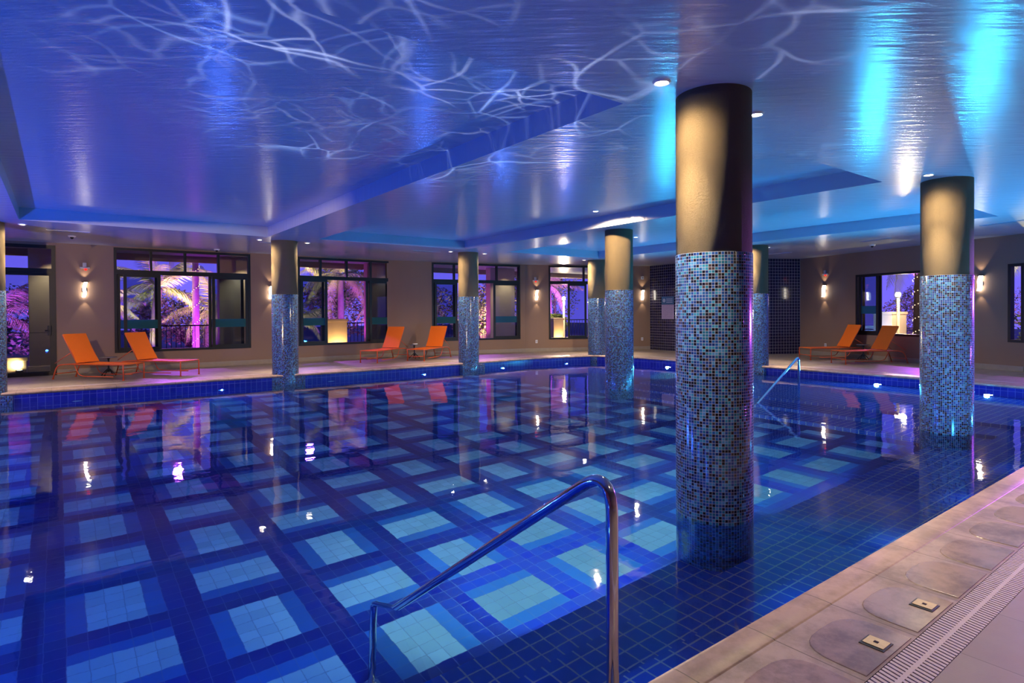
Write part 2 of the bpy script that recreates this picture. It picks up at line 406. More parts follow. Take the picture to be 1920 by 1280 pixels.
# raised rounded pads on the near rim tiles
for k in range(-2, 10):
    u0 = 1.967 + .527 * k; bm = B(); pts = []
    x0, x1, y0, y1 = u0 + .035, u0 + .49, 1.03, 1.315
    pts = [(x0, y0), (x1, y0)]
    for j in range(13):
        an = PI * j / 12; cx = (x0 + x1) / 2; rx = (x1 - x0) / 2
        pts.append((cx + rx * math.copysign(abs(math.cos(an)) ** .62, math.cos(an)), y1 - .17 + .17 * math.sin(an) ** .8))
    lo = [bm.verts.new((x, y, .0)) for x, y in pts]; cxm = (x0 + x1) / 2
    mi = [bm.verts.new((cxm + (x - cxm) * .985, 1.03 + (y - 1.03) * .985, .003)) for x, y in pts]
    hi = [bm.verts.new((cxm + (x - cxm) * .94, 1.03 + (y - 1.03) * .95, .0035)) for x, y in pts]
    for A_, B_ in ((lo, mi), (mi, hi)):
        for i in range(len(pts)): bm.faces.new([A_[i], A_[(i + 1) % len(pts)], B_[(i + 1) % len(pts)], B_[i]])
    bm.faces.new(hi); link('raised_pad', bm, M['pad'], floor)
# drain lids
for k, (x, y, lab) in enumerate(((2.808, 1.105, 'small brass skimmer lid on the wet rim, nearest the handrail'), (3.36, 1.105, 'small brass skimmer lid on the wet rim, further along the coping'))):
    e = empty('skimmer_lid', lab, 'drain lid', (x, y, .003), 0, 'skimmer lids on the rim tiles')
    bm = B(); box(bm, -.05, .05, -.05, .05, 0, .004, bev=.001); link('lid_frame', bm, M['dark_met'], e)
    bm = B(); box(bm, -.034, .044, -.042, .042, .002, .007, bev=.001); link('lid_plate', bm, M['brass'], e)
    bm = B(); box(bm, -.006, .012, -.009, .009, .005, .008); link('finger_slot', bm, M['slot'], e)

# ------------------------------------------------------------------ pool basin
bm = B(); n = len(POOL); top = [bm.verts.new((x, y, -.05)) for x, y in ring(.006)]; bot = [bm.verts.new((x, y, FLOORZ)) for x, y in ring(.006)]
for k in range(n): bm.faces.new([top[k], top[(k + 1) % n], bot[(k + 1) % n], bot[k]])
basin = struct(link('pool_basin', bm, M['pool_wall']))
bm = B(); bm.faces.new([bm.verts.new((x, y, FLOORZ)) for x, y in ring(.02)]); link('basin_floor', bm, M['pool_floor'], basin)
# near steps (from x 1.15 on) and right-hand steps
bm = B()
for d, v in ((.30, 2.02), (.60, 2.52), (.90, 3.02)): box(bm, 1.15, 14.2, 1.50, v, FLOORZ, WATER - d)
link('near_steps', bm, M['step_tile'], basin)
bm = B()
for d, u in ((.32, 11.12), (.62, 10.4), (.92, 9.75)): box(bm, u, 14.74, 1.50, 9.6, FLOORZ, WATER - d + .004)
link('side_steps', bm, M['step_tile'], basin)
bm = B(); bm.faces.new([bm.verts.new((x, y, WATER)) for x, y in ring(.004)])
tag(link('pool_water', bm, M['water']), 'still blue water filling the tiled indoor pool', 'water', kind='stuff')

# ------------------------------------------------------------------ ceiling with recessed coffers
coffers = [(-4.6, -1.62, 3.44, 14.0), (-.57, 3.79, 3.44, 14.15), (4.87, 8.95, 3.44, 13.95), (10.32, 14.05, 3.42, 13.85)]
us = sorted({-6.0, 23.0} | {c[0] for c in coffers} | {c[1] for c in coffers}); vs = sorted({-4.0, 20.3} | {c[2] for c in coffers} | {c[3] for c in coffers})
bm = B()
for x0, x1 in zip(us, us[1:]):
    for y0, y1 in zip(vs, vs[1:]):
        xm, ym = (x0 + x1) / 2, (y0 + y1) / 2
        if any(c[0] < xm < c[1] and c[2] < ym < c[3] for c in coffers): continue
        bm.faces.new([bm.verts.new(v) for v in ((x0, y0, CEIL), (x0, y1, CEIL), (x1, y1, CEIL), (x1, y0, CEIL))])
for x0, x1, y0, y1 in coffers:
    z1 = CEIL + COF
    bm.faces.new([bm.verts.new(v) for v in ((x0, y0, z1), (x0, y1, z1), (x1, y1, z1), (x1, y0, z1))])
    q = [(x0, y0), (x1, y0), (x1, y1), (x0, y1)]
    for i in range(4):
        a, b = q[i], q[(i + 1) % 4]; bm.faces.new([bm.verts.new(v) for v in ((*a, CEIL), (*b, CEIL), (*b, z1), (*a, z1))])
bmesh.ops.remove_doubles(bm, verts=bm.verts, dist=.0005)
struct(link('ceiling', bm, M['ceil']))

# ------------------------------------------------------------------ columns
cols = [('A', 4.34, 14.80, 'column with blue mosaic lower half nearest the left pair of orange loungers', 1), ('B', 9.52, 14.66, 'blue mosaic and plaster column at the pool edge before the third window', 1),
        ('C', 14.52, 14.40, 'farthest mosaic column, at the pool corner by the lamp-lit window', 1), ('D', 9.6, 8.85, 'mid-pool mosaic column rising from the water before the sign wall', 0),
        ('E', 4.27, 2.90, 'largest foreground mosaic column standing in the water behind the handrail', 0), ('F', 9.6, 2.90, 'mosaic column standing in the water at the right by the steps', 0),
        ('G', 14.93, 8.82, 'mosaic column beside the far handrail, half hidden by the foreground column', 1), ('H', -1.1, 14.79, 'mosaic column cut by the left edge of the photo beside the glass door', 1)]
for k, x, y, lab, plinth in cols:
    e = empty('mosaic_column', lab, 'column', (x, y, FLOORZ if not plinth else FLOORZ), 0, 'round columns clad in blue mosaic'); z0 = -FLOORZ
    nseg = 64
    bm = B(); lathe(bm, [(.291, z0 + 1.9), (.296, z0 + 1.915), (.296, z0 + CEIL + .01)], nseg); link('plaster_shaft', bm, M['stucco'], e, smooth=True)
    bm = B(); lathe(bm, [(.302, 0), (.302, z0 + 1.905), (.300, z0 + 1.911), (.288, z0 + 1.912)], nseg); smooth_by_angle(link('mosaic_cladding', bm, M['mosaic'], e), 30)
    if plinth and k != 'G':
        bm = B(); box(bm, -.385, .385, -.27, .3, 0, z0 - .055, bev=.006); link('plinth', bm, M['mosaic_flat'], e)
    if k == 'G':
        bm = B(); box(bm, -.27, .3, -.36, .36, 0, z0 - .055, bev=.006); link('plinth', bm, M['mosaic_flat'], e)

# ------------------------------------------------------------------ ceiling lights
def light(name, typ, loc, power, col, parent=None, target=None, dirv=None, **kw):
    d = bpy.data.lights.new(name, typ); d.energy = power; d.color = col
    for k_, v_ in kw.items(): setattr(d, k_, v_)
    o = bpy.data.objects.new(name, d); COL.objects.link(o); o.location = loc
    if target is not None: dirv = Vector(target) - Vector(loc)
    if dirv is not None: o.rotation_euler = Vector(dirv).to_track_quat('-Z', 'Y').to_euler()
    if parent: o.parent = parent
    return o
WARM = (1, .76, .45)
dl = [(3.67, 2.94, 0, 'recessed downlight left of the large foreground column'), (4.94, 2.92, 0, 'recessed downlight right of the large foreground column'),
      (8.95, 2.90, 0, 'recessed downlight at the top of the right-hand water column'), (10.2, 2.9, 0, None),
      (8.38, 8.33, 1, 'downlight inside the ceiling recess left of the mid-pool column'), (12.16, 10.61, 1, 'downlight just right of the mid-pool column top'),
      (14.4, 8.8, 0, None), (15.48, 8.81, 0, 'small downlight beside the half hidden column near the tiled wall'),
      (-.545, 14.79, 0, 'downlight at far left above the glass door side'), (3.77, 14.77, 0, 'downlight left of the column by the left loungers'),
      (4.89, 14.79, 0, 'downlight right of the column by the left loungers'), (8.89, 14.60, 0, 'downlight left of the column before the third window'),
      (10.05, 14.58, 0, 'downlight right of the column before the third window'), (14.02, 14.49, 0, 'downlight over the farthest pool corner column'), (15.1, 14.2, 0, None),
      (1.5, -.6, 0, None), (5.0, -.6, 0, None), (8.6, .1, 0, None), (12., .1, 0, None), (7.2, 1.12, 0, None), (-1.7, 14.79, 0, None)]  # near-deck entries here are unseen lamps, added to light the foreground
proto = None
for x, y, up, lab in dl:
    z = CEIL + (COF if up else 0)
    if lab:
        e = empty('ceiling_downlight', lab, 'ceiling light', (x, y, z), 0, 'recessed ceiling downlights')
        bm = B(); lathe(bm, [(.050, -.012), (.056, -.016), (.066, -.012), (.070, .0)], 24); link('trim_ring', bm, M['white'], e, smooth=True)
        bm = B(); lathe(bm, [(.0, -.006), (.051, -.006)], 24); link('lens', bm, M['down_lens'], e)
    pw = 620 if y > 4 else 820
    if y < 1: pw = 50
    if 1 < y < 2: pw = 300
    if up:
        light('downlight_beam', 'SPOT', (x, y, z - .02), 620, WARM, dirv=(0, 0, -1), spot_size=math.radians(165), spot_blend=.3, shadow_soft_size=.03)
    else:
        light('downlight_beam', 'SPOT', (x, y, z - .02), pw, WARM, dirv=(0, 0, -1), spot_size=math.radians(64), spot_blend=1, shadow_soft_size=.03)
        light('downlight_spill', 'SPOT', (x, y, z - .02), 140 if y > 4 else (190 if y > 1 else 120), WARM, dirv=(0, 0, -1), spot_size=math.radians(150), spot_blend=1, shadow_soft_size=.03)

# ------------------------------------------------------------------ wall mounted things
def on_wall(i, d, z, off=0.0):
    a, b, e = seg(i); n_ = Vector((e.y, -e.x)); p = a + e * d + n_ * off   # inward normal is -y local
    return (p.x, p.y, z), math.atan2(e.y, e.x)
sconces = [(0, 8.503 - OFF, 2.07, 'lit wall sconce between the glass door and first window', 'full'), (0, 12.918 - OFF, 2.07, 'lit wall sconce mostly hidden behind the left column', 'full'),
           (0, 17.645 - OFF, 2.08, 'lit wall sconce above the middle pair of loungers', 'full'), (2, .436, 2.08, 'lit wall sconce between the third and fourth windows', 'full'),
           (2, 4.597, 2.08, 'lit wall sconce beside the navy tiled shower wall', 'full'), (5, 1.03, 2.07, 'lit wall sconce on the right wall between tiled corner and loungers', 'full'),
           (5, 5.80, 2.09, 'lit wall sconce right of the right-hand water column', 'full'), (8, 9.3, 2.25, None, ''), (8, 14.0, 2.25, None, '')]
for i, d, z, lab, _ in sconces:
    loc, rz = on_wall(i, d, z)
    if lab:
        e = empty('wall_sconce', lab, 'wall lamp', loc, rz, 'wall sconces')
        bm = B(); box(bm, -.05, .05, -.02, .0, -.05, .05, bev=.004); link('back_plate', bm, M['steel'], e)
        bm = B(); box(bm, -.055, .075, -.085, -.0, .186, .20, bev=.002); link('top_plate', bm, M['dark_met'], e)
        # wavy glass diffuser
        bm = B(); prof = []
        for j in range(15):
            s = j / 14; zz = -.18 + .365 * s; dx = .012 * math.sin(s * 2.2 * PI) - .02 + .04 * s
            prof.append([(dx - .034, -.08, zz), (dx + .034, -.08, zz), (dx + .034, -.022, zz), (dx - .034, -.022, zz)])
        rr = [[bm.verts.new(v) for v in q] for q in prof]
        for A_, B_ in zip(rr, rr[1:]):
            for k_ in range(4): bm.faces.new([A_[k_], A_[(k_ + 1) % 4], B_[(k_ + 1) % 4], B_[k_]])
        bm.faces.new(rr[0]); bm.faces.new(rr[-1][::-1]); link('glass_diffuser', bm, M['sconce_face'], e)
    a, b, ev = seg(i); nn = Vector((ev.y, -ev.x, 0))
    P = Vector(loc) + nn * .09
    light('sconce_beam', 'SPOT', P + Vector((0, 0, .23)), 7, (1, .82, .58), dirv=Vector((0, 0, 1)) - nn * .12, spot_size=math.radians(75), spot_blend=.6, shadow_soft_size=.02)
    light('sconce_beam', 'SPOT', P + Vector((0, 0, -.2)), 7, (1, .82, .58), dirv=Vector((0, 0, -1)) - nn * .12, spot_size=math.radians(65), spot_blend=.6, shadow_soft_size=.02)
# ceiling spotlight out of view on the west side, aimed across the loungers
light('west_spotlight', 'SPOT', (-2.2, 6.5, 3.12), 1350, (1, .70, .42), target=(5.0, 17.4, .5), spot_size=math.radians(72), spot_blend=.5, shadow_soft_size=.05)

def alarm(i, d, lab):
    loc, rz = on_wall(i, d, 2.64)
    e = empty('exit_alarm', lab, 'alarm', loc, rz, 'small alarms above the sconces')
    bm = B(); box(bm, -.09, .11, -.035, 0, -.045, -.005, bev=.004); link('base_bar', bm, M['greyplastic'], e)
    bm = B(); box(bm, -.035, .045, -.045, 0, -.002, .10, bev=.005); hd = link('sounder', bm, M['greyplastic'], e)
    bm = B(); lathe(bm, [(.0, -.09), (.02, -.085), (.032, -.06), (.03, -.045)], 12); o = link('red_lamp', bm, M['red_led'], e, smooth=True); o.location = (.025, -.03, 0)
    o['label'] = 'glowing red lamp'
alarm(0, 8.505 - OFF, 'grey alarm with red lamp above the sconce by the glass door')
alarm(2, .378, 'grey alarm with red lamp between third and fourth windows')
alarm(5, 1.06, 'grey alarm with red lamp on the right wall above a sconce')
loc, rz = on_wall(2, 4.599, 2.74)
e = empty('wall_speaker', 'small white square wall device above the sconce beside the tiled wall', 'speaker', loc, rz)
bm = B(); box(bm, -.06, .06, -.03, 0, -.06, .06, bev=.006); link('case', bm, M['white'], e)
bm = B(); box(bm, -.005, .03, -.034, -.028, -.02, .015); link('sensor_eye', bm, M['slot'], e)
for i, d, z, lab in ((2, .427, .376, 'white wall outlet below the sconce beside the fourth window'), (2, 4.59, .41, 'white wall outlet beside the navy tiled wall'), (5, 1.064, .34, 'white wall outlet behind the right-hand loungers')):
    loc, rz = on_wall(i, d, z); e = empty('wall_outlet', lab, 'outlet', loc, rz, 'wall outlets')
    bm = B(); box(bm, -.04, .04, -.012, 0, -.06, .06, bev=.003); link('cover_plate', bm, M['white'], e)
    bm = B(); box(bm, -.016, .016, -.015, -.011, -.035, -.005); box(bm, -.016, .016, -.015, -.011, .005, .035); link('socket', bm, M['greyplastic'], e)
# rules sign on the navy tiles
m, t, out = mat('sign_sheet'); s = t.sep(t.obj())
ln = t.m('MULTIPLY', t.m('GREATER_THAN', t.m('FRACT', t.m('MULTIPLY', s[2], 22.0)), .55), t.m('LESS_THAN', t.m('ABSOLUTE', s[0]), .25))
ln = t.m('MULTIPLY', ln, t.m('GREATER_THAN', t.noise(t.vm('MULTIPLY', t.obj(), (40, 1, 22)), 1.0, 1), .42))
pbsdf(t, out, t.mix(t.m('MULTIPLY', ln, .5), (.42, .34, .50, 1), (.12, .09, .2, 1)), .5)
loc, rz = on_wall(3, .905, 1.59, .002)
e = empty('pool_rules_sign', 'lilac pool rules sign with blue header on the navy tiles', 'sign', loc, rz)
bm = B(); box(bm, -.30, .30, -.014, 0, -.42, .115, bev=.002); link('rules_sheet', bm, m, e)
bm = B(); box(bm, -.30, .30, -.018, 0, .12, .42, bev=.002); link('header_panel', bm, plain('sign_header_blue', (.06, .15, .28), .2), e)
bm = B()
for q in (.32, .26, .20): box(bm, -.06, .24, -.020, -.018, q - .012, q + .012)
lathe(bm, [(.0, 0), (.07, 0)], 16)
for v in bm.verts:
    if abs(v.co.z) < 1e-4: v.co = Vector((-.17 + v.co.x, -.0195, .27 + v.co.y))
link('header_lettering', bm, plain('sign_lettering', (.30, .40, .55), .4), e)

# ceiling vents and detectors
def slot_vent(p, q, lab, w=.05):
    P, Q = Vector(p), Vector(q); L = (Q - P).length; mid = (P + Q) / 2
    e = empty('ceiling_vent', lab, 'vent', (mid.x, mid.y, CEIL), math.atan2(Q.y - P.y, Q.x - P.x), 'slot vents in the ceiling')
    bm = B()
    for yy in (-w - .012, w): box(bm, -L / 2, L / 2, yy, yy + .012, -.008, 0)
    for xx in (-L / 2 - .012, L / 2): box(bm, xx, xx + .012, -w - .012, w + .012, -.008, 0)
    link('vent_frame', bm, M['ceil'], e)
    bm = B(); box(bm, -L / 2, L / 2, -w, w, -.003, 0); link('vent_slot', bm, M['slot'], e)
    bm = B(); box(bm, -L / 2, L / 2, -.006, .006, -.007, -.002); link('vane', bm, M['greyplastic'], e)
slot_vent((-.18, 15.53), (.53, 15.45), 'slot vent in the ceiling above the glass door pier')
slot_vent((3.9, 15.3), (4.2, 15.3), 'short slot vent in the ceiling behind the left column')
slot_vent((7.9, 15.0), (8.74, 15.0), 'slot vent in the ceiling between second and third windows')
slot_vent((16.29, 6.74), (16.05, 6.02), 'slot vent in the ceiling above the right-hand loungers')
slot_vent((15.3, 4.0), (14.9, 2.9), 'slot vent in the ceiling at the right edge of the photo')
slot_vent((17.3, 10.6), (17.45, 9.2), 'slot vent in the ceiling before the navy tiled wall')
for x, y, lab in ((.24, 16.37, 'white smoke detector on the ceiling left of the first window'), (3.39, 17.6, 'white smoke detector on the ceiling above the first window'), (17.3, 6.9, 'white smoke detector on the ceiling near the right wall')):
    e = empty('smoke_detector', lab, 'smoke detector', (x, y, CEIL), 0, 'smoke detectors')
    bm = B(); lathe(bm, [(.075, 0), (.075, -.015), (.06, -.03), (.0, -.03)], 20); link('base', bm, M['white'], e, smooth=True)
    bm = B(); lathe(bm, [(.035, -.03), (.03, -.055), (.012, -.07), (.0, -.07)], 16); link('sensor', bm, M['slot'], e, smooth=True)

# ------------------------------------------------------------------ windows and door (local x along the wall, y outward)
def fr(bm, x0, x1, z0, z1, w, y0, y1):
    box(bm, x0, x0 + w, y0, y1, z0, z1); box(bm, x1 - w, x1, y0, y1, z0, z1)
    box(bm, x0 + w, x1 - w, y0, y1, z0, z0 + w); box(bm, x0 + w, x1 - w, y0, y1, z1 - w, z1)
def window(name, i, o, transom=True, sashes=(), mull=()):
    x0, x1, z0, z1 = o; loc, rz = wall_frame(i)
    root = bpy.data.objects.new(name, None); COL.objects.link(root); root.location = loc; root.rotation_euler[2] = rz; struct(root)
    bm = B(); fr(bm, x0, x1, z0, z1, .062, -.012, .12)
    zt = z1
    if transom:
        zt = 2.50; box(bm, x0 + .06, x1 - .06, -.008, .11, 2.49, 2.60)
        for mx_ in mull: box(bm, mx_ - .028, mx_ + .028, -.006, .11, 2.6, z1 - .06)
    link('frame', bm, M['black'], root)
    if transom:
        bm = B(); box(bm, x0 + .06, x1 - .06, .05, .056, 2.6, z1 - .06); link('transom_pane', bm, M['glass'], root)
    for k_, (a, b, yo, film) in enumerate(sashes):
        bm = B(); fr(bm, a, b, z0 + .05, zt - .0, .075, yo, yo + .04); s_ = link('sash', bm, M['black'], root)
        bm = B(); box(bm, a + .07, b - .07, yo + .017, yo + .023, z0 + .12, zt - .07); link('pane', bm, M['tint_glass'], s_)
        if film:
            bm = B(); box(bm, a + .075, b - .075, yo + .012, yo + .016, film[0], film[1]); link('film_strip', bm, M['film'], s_)['label'] = 'teal film strip'
    return root
FB = (1.09, 1.315)
o = W1; window('window_1', 0, o, True, [(o[0] + .06, o[0] + .97, .06, FB), (o[0] + .20, o[0] + 1.03, .0, FB), (o[1] - 1.0, o[1] - .06, .0, FB), (o[1] - 1.08, o[1] - .17, .06, FB)], [o[0] + .815, o[0] + 1.61, o[0] + 2.43])
o = W2; window('window_2', 0, o, True, [(o[0] + .06, o[0] + .82, .06, FB), (o[0] + .08, o[0] + .90, .0, FB), (o[1] - .98, o[1] - .06, .0, FB), (o[1] - 1.08, o[1] - .16, .06, FB)], [o[0] + .70, o[0] + 1.53, o[0] + 2.33])
o = W3; window('window_3', 1, o, True, [(o[0] + .06, o[0] + .86, .06, FB), (o[0] + .1, o[0] + .93, .0, FB), (o[1] - 1.06, o[1] - .06, .0, FB)], [o[0] + .82, o[0] + 1.62, o[0] + 2.44])
o = W4; window('window_4', 2, o, True, [(o[0] + .74, o[0] + 1.47, .0, None)], [o[0] + 1.37])
o = W5; window('window_5', 5, o, False, [(o[0] + .1, o[0] + .76, .0, (1.35, 1.58)), (o[0] + .16, o[0] + .80, .06, None)])
o = (W6[0], (b_ - a_).length + .0, W6[2], W6[3]); window('window_6', 5, o, False, [])
loc, rz = wall_frame(0)
x0, x1, z0, z1 = DR
root = bpy.data.objects.new('door_1', None); COL.objects.link(root); root.location = loc; root.rotation_euler[2] = rz; struct(root)
bm = B(); fr(bm, x0, x1, 0, z1, .08, -.015, .12); box(bm, x0 + .08, x1 - .08, -.01, .11, 2.47, 2.57); link('door_frame', bm, M['black'], root)
bm = B(); box(bm, x0 + .08, x1 - .08, .05, .056, 2.57, z1 - .08); link('transom_pane', bm, M['glass'], root)
for a, b in ((x0 + .08, (x0 + x1) / 2), ((x0 + x1) / 2, x1 - .08)):
    bm = B(); box(bm, a, b, .02, .055, .0, .10); box(bm, a, b, .02, .055, 2.40, 2.47); box(bm, b - .05, b, .02, .055, .1, 2.4); box(bm, a, a + .05, .02, .055, .1, 2.4); box(bm, a + .05, b - .05, .03, .042, 1.027, 1.039)
    lf = link('door_leaf', bm, M['black'], root)
    bm = B(); box(bm, a + .05, b - .05, .033, .039, .1, 2.4); link('pane', bm, M['tint_glass'], lf)
    if b > (x0 + x1) / 2 + .1:
        bm = B(); box(bm, b - .09, b - .02, -.03, .02, .96, 1.20, bev=.01); box(bm, b - .14, b - .05, -.05, -.03, 1.06, 1.10, bev=.005); link('door_handle', bm, M['black'], lf)

# ------------------------------------------------------------------ sun loungers: local x from foot to head
def lounger(lab, x, y, deg, angle=60.5):
    e = empty('sun_lounger', lab, 'sun lounger', (x, y, 0), math.radians(deg), 'orange sun loungers in pairs')
    return e
def build_lounger(e, angle):
    W, H, LS, LB, LT = .297, .345, 1.235, .76, 1.89
    an = math.radians(angle); ca, sa = math.cos(an), math.sin(an)
    for sgn in (1, -1):
        yy = sgn * (W - .012)
        bm = B(); tube(bm, fillet([(.03, yy, .012), (.03, yy, H), (1.52, yy, H), (1.78, yy, H - .03), (LT, yy, .012)], [.025, .10, .16]), .0145, 10); link('side_frame', bm, M['orange_met'], e)
        bm = B(); tube(bm, fillet([(LS + .10, yy * .93, H - .01), (LS - .02, yy * .93, .11), (LS - .16, yy * .93, .075), (.32, yy * .93, .075)], .10), .010, 8); link('lower_rail', bm, M['orange_met'], e)
        bx, bz = LS + LB * .42 * ca, H + LB * .42 * sa
        bm = B(); tube(bm, [(bx, yy * .92, bz), (LS + .62, yy * .92, H + .015)], .009, 8); link('back_strut', bm, M['orange_met'], e)
        for xx in (.03, LT):
            bm = B(); box(bm, xx - .018, xx + .018, yy - .017, yy + .017, 0, .016); link('foot_cap', bm, M['orange_met'], e)
    for xx, zz in ((.03, H), (.62, H - .012), (LS + .02, H - .012), (1.62, H - .01), (LT - .02, .12), (.04, .14)):
        bm = B(); tube(bm, [(xx, -W + .012, zz), (xx, W - .012, zz)], .010, 8); link('cross_bar', bm, M['orange_met'], e)
    # seat sling
    bm = B(); N = 14; top = []; bot = []
    for j in range(N + 1):
        s = j / N; xx = .02 + (LS - .02) * s; zz = H + .016 - .018 * math.sin(PI * s) ** .7
        top.append([bm.verts.new((xx, w * (W - .006), zz - .006 * (1 - w * w))) for w in (-1, -.5, 0, .5, 1)])
        bot.append([bm.verts.new((xx, w * (W - .006), zz - .006 * (1 - w * w) - .007)) for w in (-1, -.5, 0, .5, 1)])
    def skin(T, Bo):
        for G_ in (T, Bo):
            for A_, B_ in zip(G_, G_[1:]):
                for k_ in range(4): bm.faces.new([A_[k_], A_[k_ + 1], B_[k_ + 1], B_[k_]])
        n_ = len(T)
        for k_ in (0, 4):
            for j_ in range(n_ - 1): bm.faces.new([T[j_][k_], T[j_ + 1][k_], Bo[j_ + 1][k_], Bo[j_][k_]])
        for j_ in (0, n_ - 1):
            for k_ in range(4): bm.faces.new([T[j_][k_], T[j_][k_ + 1], Bo[j_][k_ + 1], Bo[j_][k_]])
    skin(top, bot); smooth_by_angle(link('seat_sling', bm, M['orange_fab'], e), 35)
    # back sling and its frame
    bm = B(); top = []; bot = []
    for j in range(9):
        s = j / 8; l = .02 + (LB - .02) * s; dn = -.012 * math.sin(PI * s)
        f_ = lambda w, q: (LS + l * ca + sa * (-(dn) - q - .0) * 1.0, w * (W - .008), H + .012 + l * sa - ca * (-(dn) - q))
        top.append([bm.verts.new(f_(w, 0)) for w in (-1, -.5, 0, .5, 1)]); bot.append([bm.verts.new(f_(w, .008)) for w in (-1, -.5, 0, .5, 1)])
    skin(top, bot); smooth_by_angle(link('back_sling', bm, M['orange_fab'], e), 35)
    bm = B(); tube(bm, fillet([(LS, -W + .014, H), (LS + LB * ca + .012, -W + .014, H + LB * sa), (LS + LB * ca + .012, W - .014, H + LB * sa), (LS, W - .014, H)], .02), .011, 8); link('back_frame', bm, M['orange_met'], e)
LG = [('orange sun lounger beside the glass door, headrest raised, foot toward the pool', 1.34, 15.8, 131.7), ('orange sun lounger in front of the first window, right of the side table', 2.48, 15.93, 128.9),
      ('orange sun lounger below the second window, left of the middle pair', 7.18, 16.44, 33.6), ('orange sun lounger left of a mosaic column, right of the middle pair', 8.54, 16.11, 33.4),
      ('red-orange sun lounger nearer the navy tiled wall, behind its pair', 17.65, 8.91, -31.1), ('red-orange sun lounger under the right window, front of its pair', 16.91, 7.62, -28.9)]
first = lounger(*LG[0]); build_lounger(first, 60.5)
for lab, x, y, dg in LG[1:]:
    c = copy_tree(first); c.location = (x, y, 0); c.rotation_euler[2] = math.radians(dg); c['label'] = lab

# side tables
def table(lab, x, y, rz):
    e = empty('side_table', lab, 'side table', (x, y, 0), rz, 'small black pedestal tables')
    bm = B(); lathe(bm, [(.0, .43), (.165, .43), (.178, .437), (.178, .447), (.165, .452), (.0, .452)], 28); smooth_by_angle(link('table_top', bm, M['tabletop'], e), 30)
    bm = B(); lathe(bm, [(.05, .43), (.028, .41), (.02, .38), (.02, .16), (.034, .13), (.034, .10), (.0, .10)], 14); link('pedestal', bm, M['dark_met'], e, smooth=True)
    for k_ in range(4):
        a = PI / 4 + k_ * PI / 2; bm = B(); tube(bm, fillet([(.02 * math.cos(a), .02 * math.sin(a), .17), (.11 * math.cos(a), .11 * math.sin(a), .08), (.165 * math.cos(a), .165 * math.sin(a), .012)], .05), .012, 8); link('leg', bm, M['dark_met'], e)
    return e
table('small black pedestal table between the two left loungers', .92, 17.1, .2)
table('small black pedestal table between the middle pair of loungers', 8.99, 17.02, .5)
table('small black pedestal table between the two red-orange loungers by the right wall', 18.75, 7.72, .1)
e = empty('ashtray', 'small pale glass dish on the table between the middle loungers', 'dish', (9.01, 17.0, .452))
bm = B(); lathe(bm, [(.0, 0), (.07, 0), (.085, .03), (.075, .03), (.062, .01), (.0, .01)], 18); link('bowl', bm, M['white'], e, smooth=True)

# handrails
def handrail(lab, pts, rad, r, bases):
    e = empty('pool_handrail', lab, 'handrail', bases[0], 0); o_ = Vector(bases[0])
    bm = B(); tube(bm, [p - o_ for p in fillet(pts, rad, 10)], r, 20); link('rail_tube', bm, M['steel'], e)
    for b_ in bases:
        q = Vector(b_) - o_; bm = B(); lathe(bm, [(.0, .012), (.03, .012), (.05, .008), (.055, 0)], 20, q.x, q.y)
        for v in bm.verts: v.co.z += q.z
        link('base_flange', bm, M['steel'], e, smooth=True)
handrail('polished steel handrail in the foreground sloping down into the water', [(1.485, 1.405, .0), (1.485, 1.405, .925), (1.49, 3.36, -.41), (1.49, 3.40, FLOORZ)], [.17, .03], .0215, [(1.485, 1.405, .004), (1.49, 3.40, FLOORZ)])
handrail('slim steel handrail on the far pool steps beside the hidden column', [(11.33, 5.82, WATER - .32), (11.33, 5.82, .575), (9.72, 5.90, -.38), (9.66, 5.90, WATER - .92)], [.10, .03], .0215, [(11.33, 5.82, WATER - .31), (9.66, 5.90, FLOORZ)])

